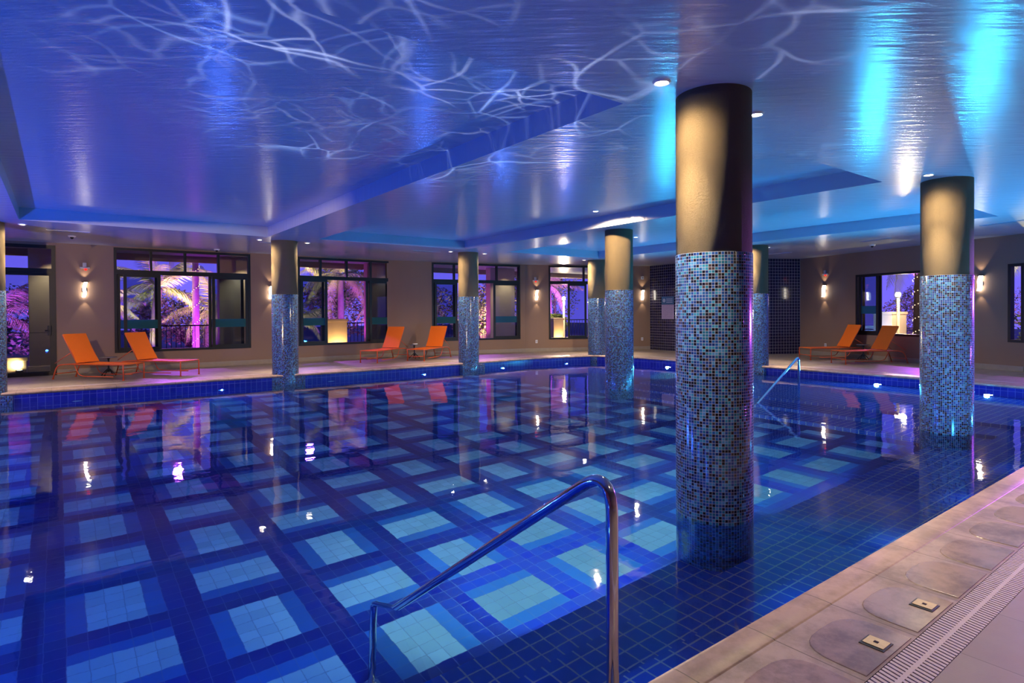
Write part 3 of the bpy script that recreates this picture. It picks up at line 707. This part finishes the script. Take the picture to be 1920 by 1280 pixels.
# pool lights in the basin wall + their light
PL = [(.26, 14.555, .30, (0, -1), 'd', 'unlit pool light in the left end of the far pool wall'), (2.86, 14.535, .30, (0, -1), 'b', 'blue pool light below the left loungers'),
      (5.35, 14.515, .20, (0, -1), 'd', 'unlit pool light right of the left column'), (7.92, 14.49, .22, (0, -1), 'b', 'blue pool light below the middle loungers'),
      (10.69, 14.655, .30, (0, -1), 'b', 'blue pool light right of the third-window column'), (13.17, 14.50, .34, (-.2, -1), 'b', 'blue pool light below the lamp-lit window'),
      (14.68, 11.51, .20, (-1, 0), 'c', 'cyan pool light left of the largest column, below the tiled wall'), (14.73, 5.75, .10, (-1, 0), 'c', 'cyan pool light below the right-hand loungers'),
      (14.52, 3.68, .10, (-1, .1), 'c', 'cyan pool light at the right edge of the photo')]
for x, y, d, n_, kind, lab in PL:
    nv = Vector((n_[0], n_[1], 0)).normalized(); z = WATER - d
    e = empty('pool_light', lab, 'pool light', (x, y, z), math.atan2(nv.y, nv.x), 'round lights in the pool wall')
    rot = lambda bm: [setattr(v, 'co', Vector((v.co.z, v.co.x, v.co.y))) for v in bm.verts]
    bm = B(); lathe(bm, [(.075, .022), (.09, .024), (.10, .012), (.10, -.02)], 24); rot(bm); link('bezel', bm, M['steel'], e, smooth=True)
    bm = B(); lathe(bm, [(.0, .016), (.06 if kind == 'b' else .076, .016)], 24); rot(bm); link('lamp_lens', bm, M[{'d': 'pool_dead', 'b': 'pool_led_blue', 'c': 'pool_led'}[kind]], e)
    if kind != 'd':
        colr = (.02, .24, 1) if kind == 'b' else (.12, .62, 1)
        light('pool_beam', 'SPOT', (x + nv.x * .05, y + nv.y * .05, z), 210 if kind == 'b' else 600, colr, dirv=nv + Vector((0, 0, -.15)), spot_size=math.radians(168), spot_blend=1, shadow_soft_size=.02)
        light('pool_glow_fill', 'SPOT', (x + nv.x * .10, y + nv.y * .10, WATER + .025), 100 if kind == 'b' else 420, (.03, .15, 1) if kind == 'b' else (.04, .50, 1), dirv=nv * .9 + Vector((0, 0, .8)), spot_size=math.radians(150), spot_blend=.9, shadow_soft_size=.012 if kind == 'b' else .045)  # spot added above the water, standing in for the escaping beam
# unseen lamps added along the near and west sides, to light the pool floor and ceiling
for x, y, z, dv, pw, colr in ((-2.6, 1.62, -.6, (.1, 1, -.1), 95, (.03, .26, 1)), (.2, 1.62, -.6, (.1, 1, -.1), 95, (.03, .26, 1)), (3.3, 3.1, -.95, (0, 1, -.05), 210, (.72, 1, .68)),
                              (6.6, 3.1, -.95, (0, 1, -.05), 160, (.45, 1, .85)), (-4.2, 5, -.6, (1, 0, -.1), 125, (.02, .23, 1)), (-4.2, 10, -.6, (1, 0, -.1), 125, (.02, .23, 1))):
    light('pool_beam', 'AREA', (x, y, z), pw, colr, dirv=dv, shape='DISK', size=.16)

for x, y, dv, pw in ((-4.1, 4.5, (.8, .1, .8), 60), (-4.1, 8, (.8, 0, .8), 400), (-4.1, 12, (.8, -.1, .8), 1050), (-2.6, 1.75, (.3, .8, .8), 60), (-.6, 1.75, (.3, .8, .8), 50)):  # unseen spots added above the water to colour the ceiling blue
    light('pool_glow_fill', 'SPOT', (x, y, WATER + .03), pw * 1.35, (.02, .10, 1), dirv=dv, spot_size=math.radians(160), spot_blend=.9, shadow_soft_size=.05)
for x, y, pw in ((8.2, 1.62, 200), (11.2, 1.62, 380), (13.2, 1.62, 380)):  # more unseen spots, added to turn the right-hand ceiling cyan
    light('pool_glow_fill', 'SPOT', (x, y, WATER + .03), pw * 1.15, (.03, .42, 1), dirv=(0, .8, .8), spot_size=math.radians(160), spot_blend=.9, shadow_soft_size=.05)
light('pool_glow_fill', 'SPOT', (14.6, 9.7, WATER + .03), 260, (.04, .50, 1), dirv=(-.8, 0, .8), spot_size=math.radians(160), spot_blend=.9, shadow_soft_size=.04)  # spot without a fixture, added behind the large column for the ceiling
for x in (2.2, 3.6, 5.0, 6.6, 8.2):  # small unseen spots added under the coping to brighten the near steps
    light('pool_beam', 'SPOT', (x, 1.60, -.27), 5, (.10, .36, 1), dirv=(0, 1, -.1), spot_size=math.radians(170), spot_blend=1, shadow_soft_size=.03)
# rippled light thrown up from the water: spot lamps with a procedural caustic gobo
def gobo(name, loc, target, power, col, size, scale, seed, thin=.06):
    o = light(name, 'SPOT', loc, power, (1, 1, 1), target=target, spot_size=math.radians(size), spot_blend=.8, shadow_soft_size=.01)
    d = o.data; d.use_nodes = True; t = NT(d.node_tree); d.node_tree.nodes.clear()
    out = t.new('ShaderNodeOutputLight'); em = t.new('ShaderNodeEmission')
    nrm = t.new('ShaderNodeTexCoord').outputs['Normal']; x, y, z = t.sep(nrm)
    az = t.m('MAXIMUM', t.m('ABSOLUTE', z), .05)
    v = t.comb(t.m('DIVIDE', x, az), t.m('DIVIDE', y, az), seed)
    ns = t.new('ShaderNodeTexNoise'); t.put(ns.inputs['Vector'], v); ns.inputs['Scale'].default_value = scale * .55; ns.inputs['Detail'].default_value = 2
    v2 = t.vm('ADD', v, t.vm('MULTIPLY', t.vm('SUBTRACT', ns.outputs[1], (.5, .5, .5)), (.5, .5, 0)))
    vo = t.new('ShaderNodeTexVoronoi', feature='DISTANCE_TO_EDGE'); t.put(vo.inputs['Vector'], v2); vo.inputs['Scale'].default_value = scale
    line = t.m('POWER', t.m('MAXIMUM', t.m('SUBTRACT', 1.0, t.m('DIVIDE', vo.outputs['Distance'], thin)), 0.0), 2.2)
    v3 = t.vm('ADD', t.vm('MULTIPLY', v, (1.0, 1.0, 1.0)), t.vm('MULTIPLY', t.vm('SUBTRACT', ns.outputs[1], (.5, .5, .5)), (-.7, .6, 0)))
    vb = t.new('ShaderNodeTexVoronoi', feature='DISTANCE_TO_EDGE'); t.put(vb.inputs['Vector'], v3); vb.inputs['Scale'].default_value = scale * 1.7
    line = t.m('ADD', line, t.m('MULTIPLY', t.m('POWER', t.m('MAXIMUM', t.m('SUBTRACT', 1.0, t.m('DIVIDE', vb.outputs['Distance'], thin * 1.8)), 0.0), 2.2), .6))
    n2 = t.noise(v, scale * .8, 2); patch = t.m('POWER', t.m('MAXIMUM', t.m('MULTIPLY', t.m('SUBTRACT', n2, .40), 4.0), 0.0), 1.8)
    st = t.m('ADD', t.m('MULTIPLY', line, t.m('MULTIPLY', patch, 2.3)), t.m('MULTIPLY', n2, .05))
    em.inputs[0].default_value = c4(col); t.put(em.inputs[1], st); t.l.new(em.outputs[0], out.inputs[0])
    return o
gobo('ripple_beam', (2.9, 6.0, -.15), (2.6, 5.6, 3.4), 380, (.42, .60, 1), 108, 3.0, 1.3, .026)
gobo('ripple_beam', (3.3, 3.7, -.15), (2.7, 3.0, 3.3), 330, (.66, .74, 1), 130, 3.4, 4.7, .036)
gobo('ripple_beam', (6.6, 3.4, -.15), (7.2, 5.5, 3.3), 90, (.16, .55, 1), 140, 3.4, 8.2, .05)

# ------------------------------------------------------------------ outside
GZ = -.08
bm = B(); box(bm, -22, 60, 18.4, 70, GZ - .1, GZ); box(bm, 20.2, 60, -30, 18.4, GZ - .1, GZ + .001); struct(link('ground_outside', bm, M['garden']))
def outward(i, d, off, z): return on_wall(i, d, z, -off)
# porch pillars, beige
for x, y, lab in ((-.16, 19.9, 'beige porch pillar outside the glass door'), (4.45, 19.9, 'beige porch pillar outside the first window'), (9.12, 19.75, 'beige porch pillar outside the second window'), (13.95, 19.2, 'beige porch pillar outside the third window')):
    e = empty('porch_pillar', lab, 'pillar', (x, y, GZ), 0, 'beige porch pillars')
    w = .6 if x > 0 else .47; lp = 130 if abs(x - 9.12) > .1 else 25
    bm = B(); box(bm, -w, w, -.2, .1, 0, CEIL - GZ, bev=.02); link('shaft', bm, M['render'], e)
    bm = B(); box(bm, -w - .04, w + .04, -.24, .14, 0, .22, bev=.02); link('foot', bm, M['render'], e)
    light('porch_lamp', 'SPOT', (x + .1, y - .75, CEIL - .05), lp, (1, .80, .50), dirv=(0, .25, -1), spot_size=math.radians(90), spot_blend=.8, shadow_soft_size=.03)
    light('pillar_wash', 'SPOT', (x - w - .9, y + .9, .1), 220, (.75, .03, 1), target=(x - w, y + .2, 1.8), spot_size=math.radians(80), spot_blend=.7, shadow_soft_size=.05)
bm = B(); box(bm, -8, 22.9, 20.15, 20.29, 3.01, CEIL + .02, bev=.01); struct(link('trim_2', bm, M['wall']))
# railings
def railing(lab, p, q):
    P, Q = Vector(p), Vector(q); L = (Q - P).length; e = empty('garden_railing', lab, 'railing', (P.x, P.y, GZ), math.atan2(Q.y - P.y, Q.x - P.x), 'wrought iron railings')
    bm = B(); box(bm, 0, L, -.02, .02, 1.14, 1.18); link('top_rail', bm, M['rail_iron'], e)
    bm = B(); box(bm, 0, L, -.015, .015, .10, .13); link('bottom_rail', bm, M['rail_iron'], e)
    bm = B(); N = int(L / .14)
    for j in range(N + 1):
        x = L * j / N; tube(bm, [(x, 0, .1), (x, 0, 1.16)], .010, 6)
        if j % 2 and j < N:
            pts = [(x + .07 + .05 * math.cos(a) * (1 - a / 9), 0, .95 + .06 * math.sin(a) * (1 - a / 9)) for a in [k_ * .6 for k_ in range(12)]]; tube(bm, pts, .007, 5)
            pts = [(x + .07 + .05 * math.cos(a) * (1 - a / 9), 0, .32 - .06 * math.sin(a) * (1 - a / 9)) for a in [k_ * .6 for k_ in range(12)]]; tube(bm, pts, .007, 5)
    link('balusters', bm, M['rail_iron'], e)
    bm = B()
    for x in (0, L): box(bm, x - .025, x + .025, -.025, .025, 0, 1.22)
    link('end_posts', bm, M['rail_iron'], e)
railing('wrought iron railing seen through the first window', (.8, 22.2), (6.4, 22.3))
railing('wrought iron railing seen through the second window', (8.45, 22.4), (12.0, 21.9))
railing('wrought iron railing seen through the third window', (12.1, 21.9), (17.0, 20.9))
railing('wrought iron railing seen through the fourth window', (17.2, 22.4), (22.5, 20.6))
# planters with ground lamps
def planter(lab, x, y, w, h, rz=0, lamp=True, side=(0, -1)):
    e = empty('garden_planter', lab, 'planter', (x, y, GZ), rz, 'square rendered planters')
    bm = B(); box(bm, -w / 2, w / 2, -w / 2, w / 2, 0, h, bev=.015); link('box', bm, M['render'], e)
    bm = B(); fr_w = .07
    for zz in (h - .09,): box(bm, -w / 2 - .03, w / 2 + .03, -w / 2 - .03, w / 2 + .03, zz, h + .01, bev=.01)
    link('cap', bm, M['render'], e)
    if lamp:
        lx, ly = x + side[0] * (w / 2 + .28), y + side[1] * (w / 2 + .28)
        g = empty('ground_uplight', 'ground uplight at the foot of the ' + lab, 'ground light', (lx, ly, GZ), 0, 'garden uplights')
        bm = B(); lathe(bm, [(.07, 0), (.085, .05), (.085, .10), (.07, .105)], 16); link('housing', bm, M['dark_met'], g, smooth=True)
        bm = B(); lathe(bm, [(.0, .10), (.07, .10)], 16); link('lens', bm, M['uplight'], g)
        light('uplight_beam', 'SPOT', (lx, ly, GZ + .2), 90, (1, .62, .22), target=(x, y, h * .8), spot_size=math.radians(130), spot_blend=.8, shadow_soft_size=.04)
planter('lit planter outside the second window', 8.05, 21.5, .74, 1.32)
planter('lit planter outside the fourth window', 18.3, 20.9, .6, 1.25)
planter('lit planter outside the right window', 25.7, 9.62, .78, 1.46, -.3, True, (-.9, -.4))
planter('low planter outside the glass door', -1.15, 20.7, .9, .42, 0, True, (.42, -.75))

# palms and shrubs
def frond_mesh(L, droop, seed, leaf=.50):
    r = random.Random(seed); bm = B(); N = 44; pts = []
    for j in range(N + 1):
        s = j / N; pts.append(Vector((L * s * (1 - .18 * s), 0, L * (.42 * s - droop * s * s))))
    tube(bm, pts, [.014 * (1 - .8 * j / N) for j in range(N + 1)], 5)
    for j in range(3, N + 1):
        s = j / N; p = pts[j]; tg = (pts[j] - pts[j - 1]).normalized(); ll = leaf * (math.sin(PI * min(1, s * .9 + .12)) ** .6) * (.85 + .3 * r.random())
        for sg in (1, -1):
            for q in range(1):
                b0 = p - tg * q * (L / N) * .5; dirn = (tg * .55 + Vector((0, sg, 0)) * .75 + Vector((0, 0, -.35 - .3 * r.random()))).normalized()
                tip = b0 + dirn * ll; midp = b0 + dirn * ll * .5 + Vector((0, 0, .03)); w = tg * .0125
                a, b, c, d, e = [bm.verts.new(v) for v in (b0 - w, b0 + w, midp + w, midp - w, tip - Vector((0, 0, .05)))]
                bm.faces.new((a, b, c, d)); bm.faces.new((d, c, e))
    me = bpy.data.meshes.new('frond'); bm.to_mesh(me); bm.free(); me.materials.append(M['frond']); return me
FM = [frond_mesh(2.3, .55, 1), frond_mesh(2.0, .78, 2), frond_mesh(2.4, .38, 3), frond_mesh(2.1, 1.0, 4)]
bm = B(); bmesh.ops.create_icosphere(bm, subdivisions=1, radius=.014); LAMP = bpy.data.meshes.new('string_lamp'); bm.to_mesh(LAMP); bm.free(); LAMP.materials.append(M['fairy'])
def palm(lab, x, y, h, nf, sc_=1.0, seed=0, lean=(0, 0), string=False, rad=.14):
    r = random.Random(seed); e = empty('palm_tree', lab, 'palm tree', (x, y, GZ), 0, 'garden palms')
    bm = B(); N = 28; pts = [Vector((lean[0] * (j / N) ** 2, lean[1] * (j / N) ** 2, h * j / N)) for j in range(N + 1)]
    tube(bm, pts, [rad * (1.25 - .35 * j / N) * (1.06 if j % 2 else .96) for j in range(N + 1)], 12); link('trunk', bm, M['bark'], e)
    for k_ in range(nf):
        o = bpy.data.objects.new('frond', FM[k_ % 4]); COL.objects.link(o); o.parent = e; o.location = pts[-1]
        az = k_ * 2.39996 + r.random() * .4; el = math.radians(r.uniform(-38, 42)) if k_ % 3 else math.radians(r.uniform(20, 62))
        o.rotation_euler = (0, -el, az); s_ = sc_ * r.uniform(.85, 1.12); o.scale = (s_, s_, s_)
    if string:
        bm = B()
        q_ = lambda j: Vector((rad * 1.22 * math.cos(j * .62), rad * 1.22 * math.sin(j * .62), .15 + (h - .3) * j / 70))
        tube(bm, [q_(j / 2) for j in range(140)], .004, 5); st = link('light_string', bm, M['dark_met'], e)
        for j in range(70):
            o = bpy.data.objects.new('string_lamp', LAMP); COL.objects.link(o); o.parent = st; o.location = q_(j)
    return e
palm('leaning palm lit yellow behind the left sash of the first window', 2.75, 25.2, 2.5, 20, 1.0, 11, (.15, 0))
palm('tall palm with purple trunk and string lights in the first window', 3.95, 24.2, 4.6, 16, 1.1, 12, (0, 0), True, .105)
palm('short spreading palm low in the first window', 5.2, 27.4, 1.7, 22, 1.05, 13)
palm('small palm at the left of the first window', .9, 24.6, 1.9, 18, .95, 14)
palm('purple lit palm outside the glass door', -1.6, 24.2, 1.6, 20, 1.0, 15)
palm('yellow crowned palm at the top of the second window', 7.6, 25.6, 3.9, 20, 1.05, 16)
palm('dark palm behind the lit planter of the second window', 10.3, 26.6, 3.3, 20, 1.1, 17)
palm('low arching palm in the second window', 7.2, 23.4, 1.3, 16, .85, 18)
palm('palm behind the left sash of the third window', 12.4, 25.6, 2.1, 20, 1.0, 19)
palm('palm with lit trunk in the right window beside the column', 23.0, 7.75, 3.4, 16, 1.0, 20, (.1, 0), True, .13)
palm('palm outside the window at the right edge', 21.2, 4.4, 3.6, 16, .9, 21, (0, 0), True, .12)
palm('purple palm behind the lamp in the fourth window', 21.5, 25.0, 3.0, 18, 1.0, 22)
def shrub(lab, x, y, w, h, n_, seed, cat='shrub', dep=None, base=.0):
    r = random.Random(seed); e = empty('garden_shrub', lab, cat, (x, y, GZ), 0, 'garden shrubs and trees'); bm = B(); dep = dep or w
    lobes = [(r.uniform(-.35, .35) * w, r.uniform(-.35, .35) * dep, base + (h - base) * r.uniform(.3, .8), r.uniform(.25, .4)) for _ in range(9)]
    for k_ in range(int(n_ * 2.2)):
        lx, ly, lz, lr = r.choice(lobes); th = r.uniform(0, 2 * PI); ph = math.acos(r.uniform(-1, 1)); q = r.uniform(.75, 1.0)
        c_ = Vector((lx + lr * w * q * math.sin(ph) * math.cos(th), ly + lr * dep * q * math.sin(ph) * math.sin(th), max(.03, lz + lr * (h - base) * q * math.cos(ph))))
        s_ = r.uniform(.035, .075) * (1 + h * .12); d1 = Vector((r.gauss(0, 1), r.gauss(0, 1), r.gauss(0, .6))).normalized(); d2 = d1.cross(Vector((r.gauss(0, 1), r.gauss(0, 1), r.gauss(0, 1)))).normalized()
        bm.faces.new([bm.verts.new(v) for v in (c_ - d1 * s_, c_ + d2 * s_ * .45, c_ + d1 * s_, c_ - d2 * s_ * .45)])
    link('foliage', bm, M['leaf'], e)
    bm = B()
    for k_ in range(5): tube(bm, [(r.uniform(-.1, .1), r.uniform(-.1, .1), 0), (lobes[k_][0], lobes[k_][1], lobes[k_][2])], [.05 + .012 * h, .02], 6)
    link('stem', bm, M['bark'], e)
shrub('dark shrub mass behind the first window railing', 5.0, 32.0, 4.2, 2.6, 2600, 31)
shrub('dark shrub mass outside the glass door', -2.2, 26.5, 3.4, 2.3, 2200, 32)
shrub('dark tree behind the second window palms', 11.0, 29.0, 4.2, 4.2, 3200, 33, 'tree')
shrub('blue-purple tree in the left sash of the third window', 14.8, 27.6, 3.4, 2.7, 3000, 34, 'tree')
shrub('shrub lit yellow right of the third window column', 17.5, 25.5, 2.8, 3.0, 2600, 35)
shrub('purple tree behind the lamp of the fourth window', 25.5, 29.0, 5.0, 5.6, 3400, 36, 'tree', None, 1.0)
shrub('low lit shrub beside the fourth window planter', 19.9, 22.6, .9, 1.5, 1200, 37)
shrub('green tree in the sash of the fourth window', 25.5, 22.6, 3.2, 4.4, 2600, 38, 'tree', None, .6)
for k_, (x, y, w, h, lab) in enumerate(((40, 20, 5.5, 3.0, 'dark tree line behind the left sash of the right window'), (41, 13.5, 5.5, 3.2, 'dark tree line behind the lamp of the right window'), (38, 7, 5, 3.4, 'dark tree line behind the palm of the right window'))):
    shrub(lab, x, y, w, h, 2600, 40 + k_, 'tree', w * .6)
shrub('grassy shrub beside the bollard of the right window', 27.3, 8.1, 1.3, 1.3, 1600, 45)
shrub('shrub outside the window at the right edge', 24.0, 4.0, 2.6, 2.4, 1800, 46)
# lamp posts
def lamp_post(lab, x, y, z, pw):
    e = empty('garden_lamp_post', lab, 'lamp post', (x, y, GZ), 0, 'garden lamp posts')
    bm = B(); lathe(bm, [(.10, 0), (.10, .06), (.055, .10), (.05, z - GZ - .12)], 16); link('post', bm, M['render'], e, smooth=True)
    bm = B(); lathe(bm, [(.055, z - GZ - .12), (.09, z - GZ - .10), (.09, z - GZ - .08), (.05, z - GZ - .07)], 16); link('collar', bm, M['dark_met'], e, smooth=True)
    bm = B(); bmesh.ops.create_uvsphere(bm, u_segments=20, v_segments=12, radius=.09, matrix=Matrix.Translation((0, 0, z - GZ))); link('globe', bm, M['lamp_globe'], e, smooth=True)
    light('lamp_glow', 'POINT', (x - .2, y - .25, z), pw * 3, (1, .76, .45), shadow_soft_size=.08)
lamp_post('glowing lamp post outside the fourth window', 19.3, 21.35, 2.10, 160)
lamp_post('glowing lamp post outside the right window', 24.5, 8.9, 2.02, 160)
e = empty('bollard_light', 'short white bollard light among grass outside the right window', 'bollard light', (24.6, 8.1, GZ))
bm = B(); lathe(bm, [(.07, 0), (.07, .62), (.0, .62)], 16); link('post', bm, M['whitewood'], e, smooth=True)
bm = B(); bmesh.ops.create_uvsphere(bm, u_segments=14, v_segments=8, radius=.09, matrix=Matrix.Translation((0, 0, .72))); link('head', bm, M['dark_met'], e, smooth=True)
# white garden seat and table in the right window
e = empty('garden_bench', 'pale slatted garden bench behind the left sash of the right window', 'bench', (26.0, 10.75, GZ), 1.75)
bm = B()
for zz in (.62, .80): box(bm, -.6, .6, .20, .23, zz, zz + .12, bev=.005)
link('back_slats', bm, M['whitewood'], e)
bm = B()
for yy in (-.22, -.08, .06): box(bm, -.6, .6, yy, yy + .11, .42, .45, bev=.005)
link('seat_slats', bm, M['whitewood'], e)
for xx in (-.55, .55):
    for yy in (-.2, .2):
        bm = B(); box(bm, xx - .025, xx + .025, yy - .025, yy + .025, 0, .94 if yy > 0 else .42); link('leg', bm, M['whitewood'], e)
e = empty('garden_table', 'small pale round garden table behind the right window bench', 'table', (27.6, 11.5, GZ))
bm = B(); lathe(bm, [(.0, .70), (.4, .70), (.4, .73), (.0, .73)], 20); link('table_top', bm, M['whitewood'], e)
bm = B(); lathe(bm, [(.22, 0), (.2, .02), (.03, .06), (.03, .70)], 14); link('pedestal', bm, M['whitewood'], e, smooth=True)

# garden floods
PUR = (.42, .05, 1)
for loc, tg, pw, colr, sz in (((1.6, 22.8, .1), (3.2, 25.5, 2.4), 300, PUR, 110), ((4.6, 22.7, .1), (4.2, 26, 2.6), 240, (.48, .05, 1), 110), ((2.4, 24.3, .05), (2.9, 25.3, 2.6), 170, (1, .72, .12), 100),
                              ((5.3, 25.2, .05), (4.9, 26.5, 2.2), 110, (1, .70, .10), 110), ((-1.6, 22.6, .1), (-1.7, 25, 2), 220, PUR, 110), ((7.8, 24.2, .05), (7.8, 25.6, 3.6), 330, (1, .72, .12), 90),
                              ((9.0, 23.2, .05), (9.4, 25.6, 2.4), 220, (.48, .05, 1), 110), ((6.9, 22.3, .05), (7.4, 23.6, 1.4), 60, (.9, .5, .5), 110), ((12.6, 23.2, .05), (13.2, 26, 2), 260, (.3, .12, 1), 110),
                              ((16.6, 23.4, .05), (17.5, 25.5, 1.6), 140, (1, .70, .15), 110), ((15.8, 22.8, .1), (17, 25.5, 2.2), 220, (.7, .05, 1), 110), ((21.5, 22.6, .1), (24.5, 28, 3.4), 700, (.42, .08, 1), 110),
                              ((24.2, 21.0, .1), (25.5, 22.8, 2.5), 130, (.5, 1, .4), 110), ((23.8, 7.0, .1), (23.1, 7.7, 2.8), 22, (1, .66, .25), 90), ((30, 10, .2), (40, 13, 2.4), 900, (.4, .1, 1), 130),
                              ((22.4, 4.4, .1), (21.3, 4.4, 3.0), 120, (1, .80, .2), 110), ((23.6, 10.6, .1), (26, 10.8, .7), 40, (.25, .45, 1), 120)):
    light('garden_spot', 'SPOT', loc, pw * 13, colr, target=tg, spot_size=math.radians(sz), spot_blend=.6, shadow_soft_size=.05)
# purple floods under the eaves, shining in through the windows on to the deck
for loc, tg, pw in (((.6, 20.6, 2.9), (2.2, 15.6, 0), 520), ((2.8, 20.4, 2.9), (3.2, 16.2, 0), 420), ((6.8, 20.5, 2.9), (6.6, 16.2, 0), 620), ((11.4, 20.2, 2.9), (10.9, 15.9, 0), 520), ((13.0, 19.4, 2.9), (12.4, 15.6, 0), 300),
                    ((22.3, 7.0, 2.9), (16.0, 6.6, 0), 900), ((21.6, 3.2, 2.9), (14, 2.6, 0), 700), ((19.6, -.6, 2.6), (5.0, .9, 0), 4800)):
    light('eave_flood', 'SPOT', loc, pw * 1.35, (.55, .10, 1), target=tg, spot_size=math.radians(62), spot_blend=.7, shadow_soft_size=.12)

# ------------------------------------------------------------------ dusk sky
w = bpy.data.worlds.new('dusk'); sc.world = w; w.use_nodes = True; t = NT(w.node_tree); t.n.clear()
out = t.new('ShaderNodeOutputWorld'); bg = t.new('ShaderNodeBackground')
z = t.sep(t.new('ShaderNodeTexCoord').outputs['Generated'])[2]
t.put(bg.inputs[0], t.ramp(z, [(0, (.16, .12, .85)), (.25, (.085, .085, .75)), (1, (.02, .03, .35))])); bg.inputs[1].default_value = 1.3
t.l.new(bg.outputs[0], out.inputs[0])

# ------------------------------------------------------------------ camera
f, cy, pitch, roll, yaw = 1119.7282, 597.1522, .0103, .0059, .6485
Xh = Vector((math.cos(yaw), -math.sin(yaw), 0)); Yh = Vector((math.sin(yaw), math.cos(yaw), 0)); Zh = Vector((0, 0, 1))
F = Yh * math.cos(pitch) - Zh * math.sin(pitch); Z2 = Yh * math.sin(pitch) + Zh * math.cos(pitch)
right = Xh * math.cos(roll) - Z2 * math.sin(roll); up = Xh * math.sin(roll) + Z2 * math.cos(roll)
cd = bpy.data.cameras.new('camera'); cam = bpy.data.objects.new('camera', cd); COL.objects.link(cam)
mt = Matrix((right, up, -F)).transposed().to_4x4(); mt.translation = Vector((0, 0, 1.4492)); cam.matrix_world = mt
cd.sensor_width = 36; cd.lens = f / 1920 * 36; cd.shift_x = 0; cd.shift_y = (cy - 640) / 1920
cd.clip_start = .05; cd.clip_end = 300
sc.camera = cam
vs_ = sc.view_settings; sc.display_settings.display_device = 'sRGB'
vs_.view_transform = 'Standard'; vs_.look = 'None'; vs_.exposure = 0; vs_.gamma = 1; vs_.use_curve_mapping = False
cy_ = sc.cycles
cy_.max_bounces = 10; cy_.diffuse_bounces = 3; cy_.glossy_bounces = 5; cy_.transmission_bounces = 6; cy_.transparent_max_bounces = 16
cy_.caustics_reflective = False; cy_.caustics_refractive = True; cy_.blur_glossy = .6
cy_.sample_clamp_indirect = 4; cy_.use_denoising = True
try: cy_.denoiser = 'OPENIMAGEDENOISE'
except Exception: pass
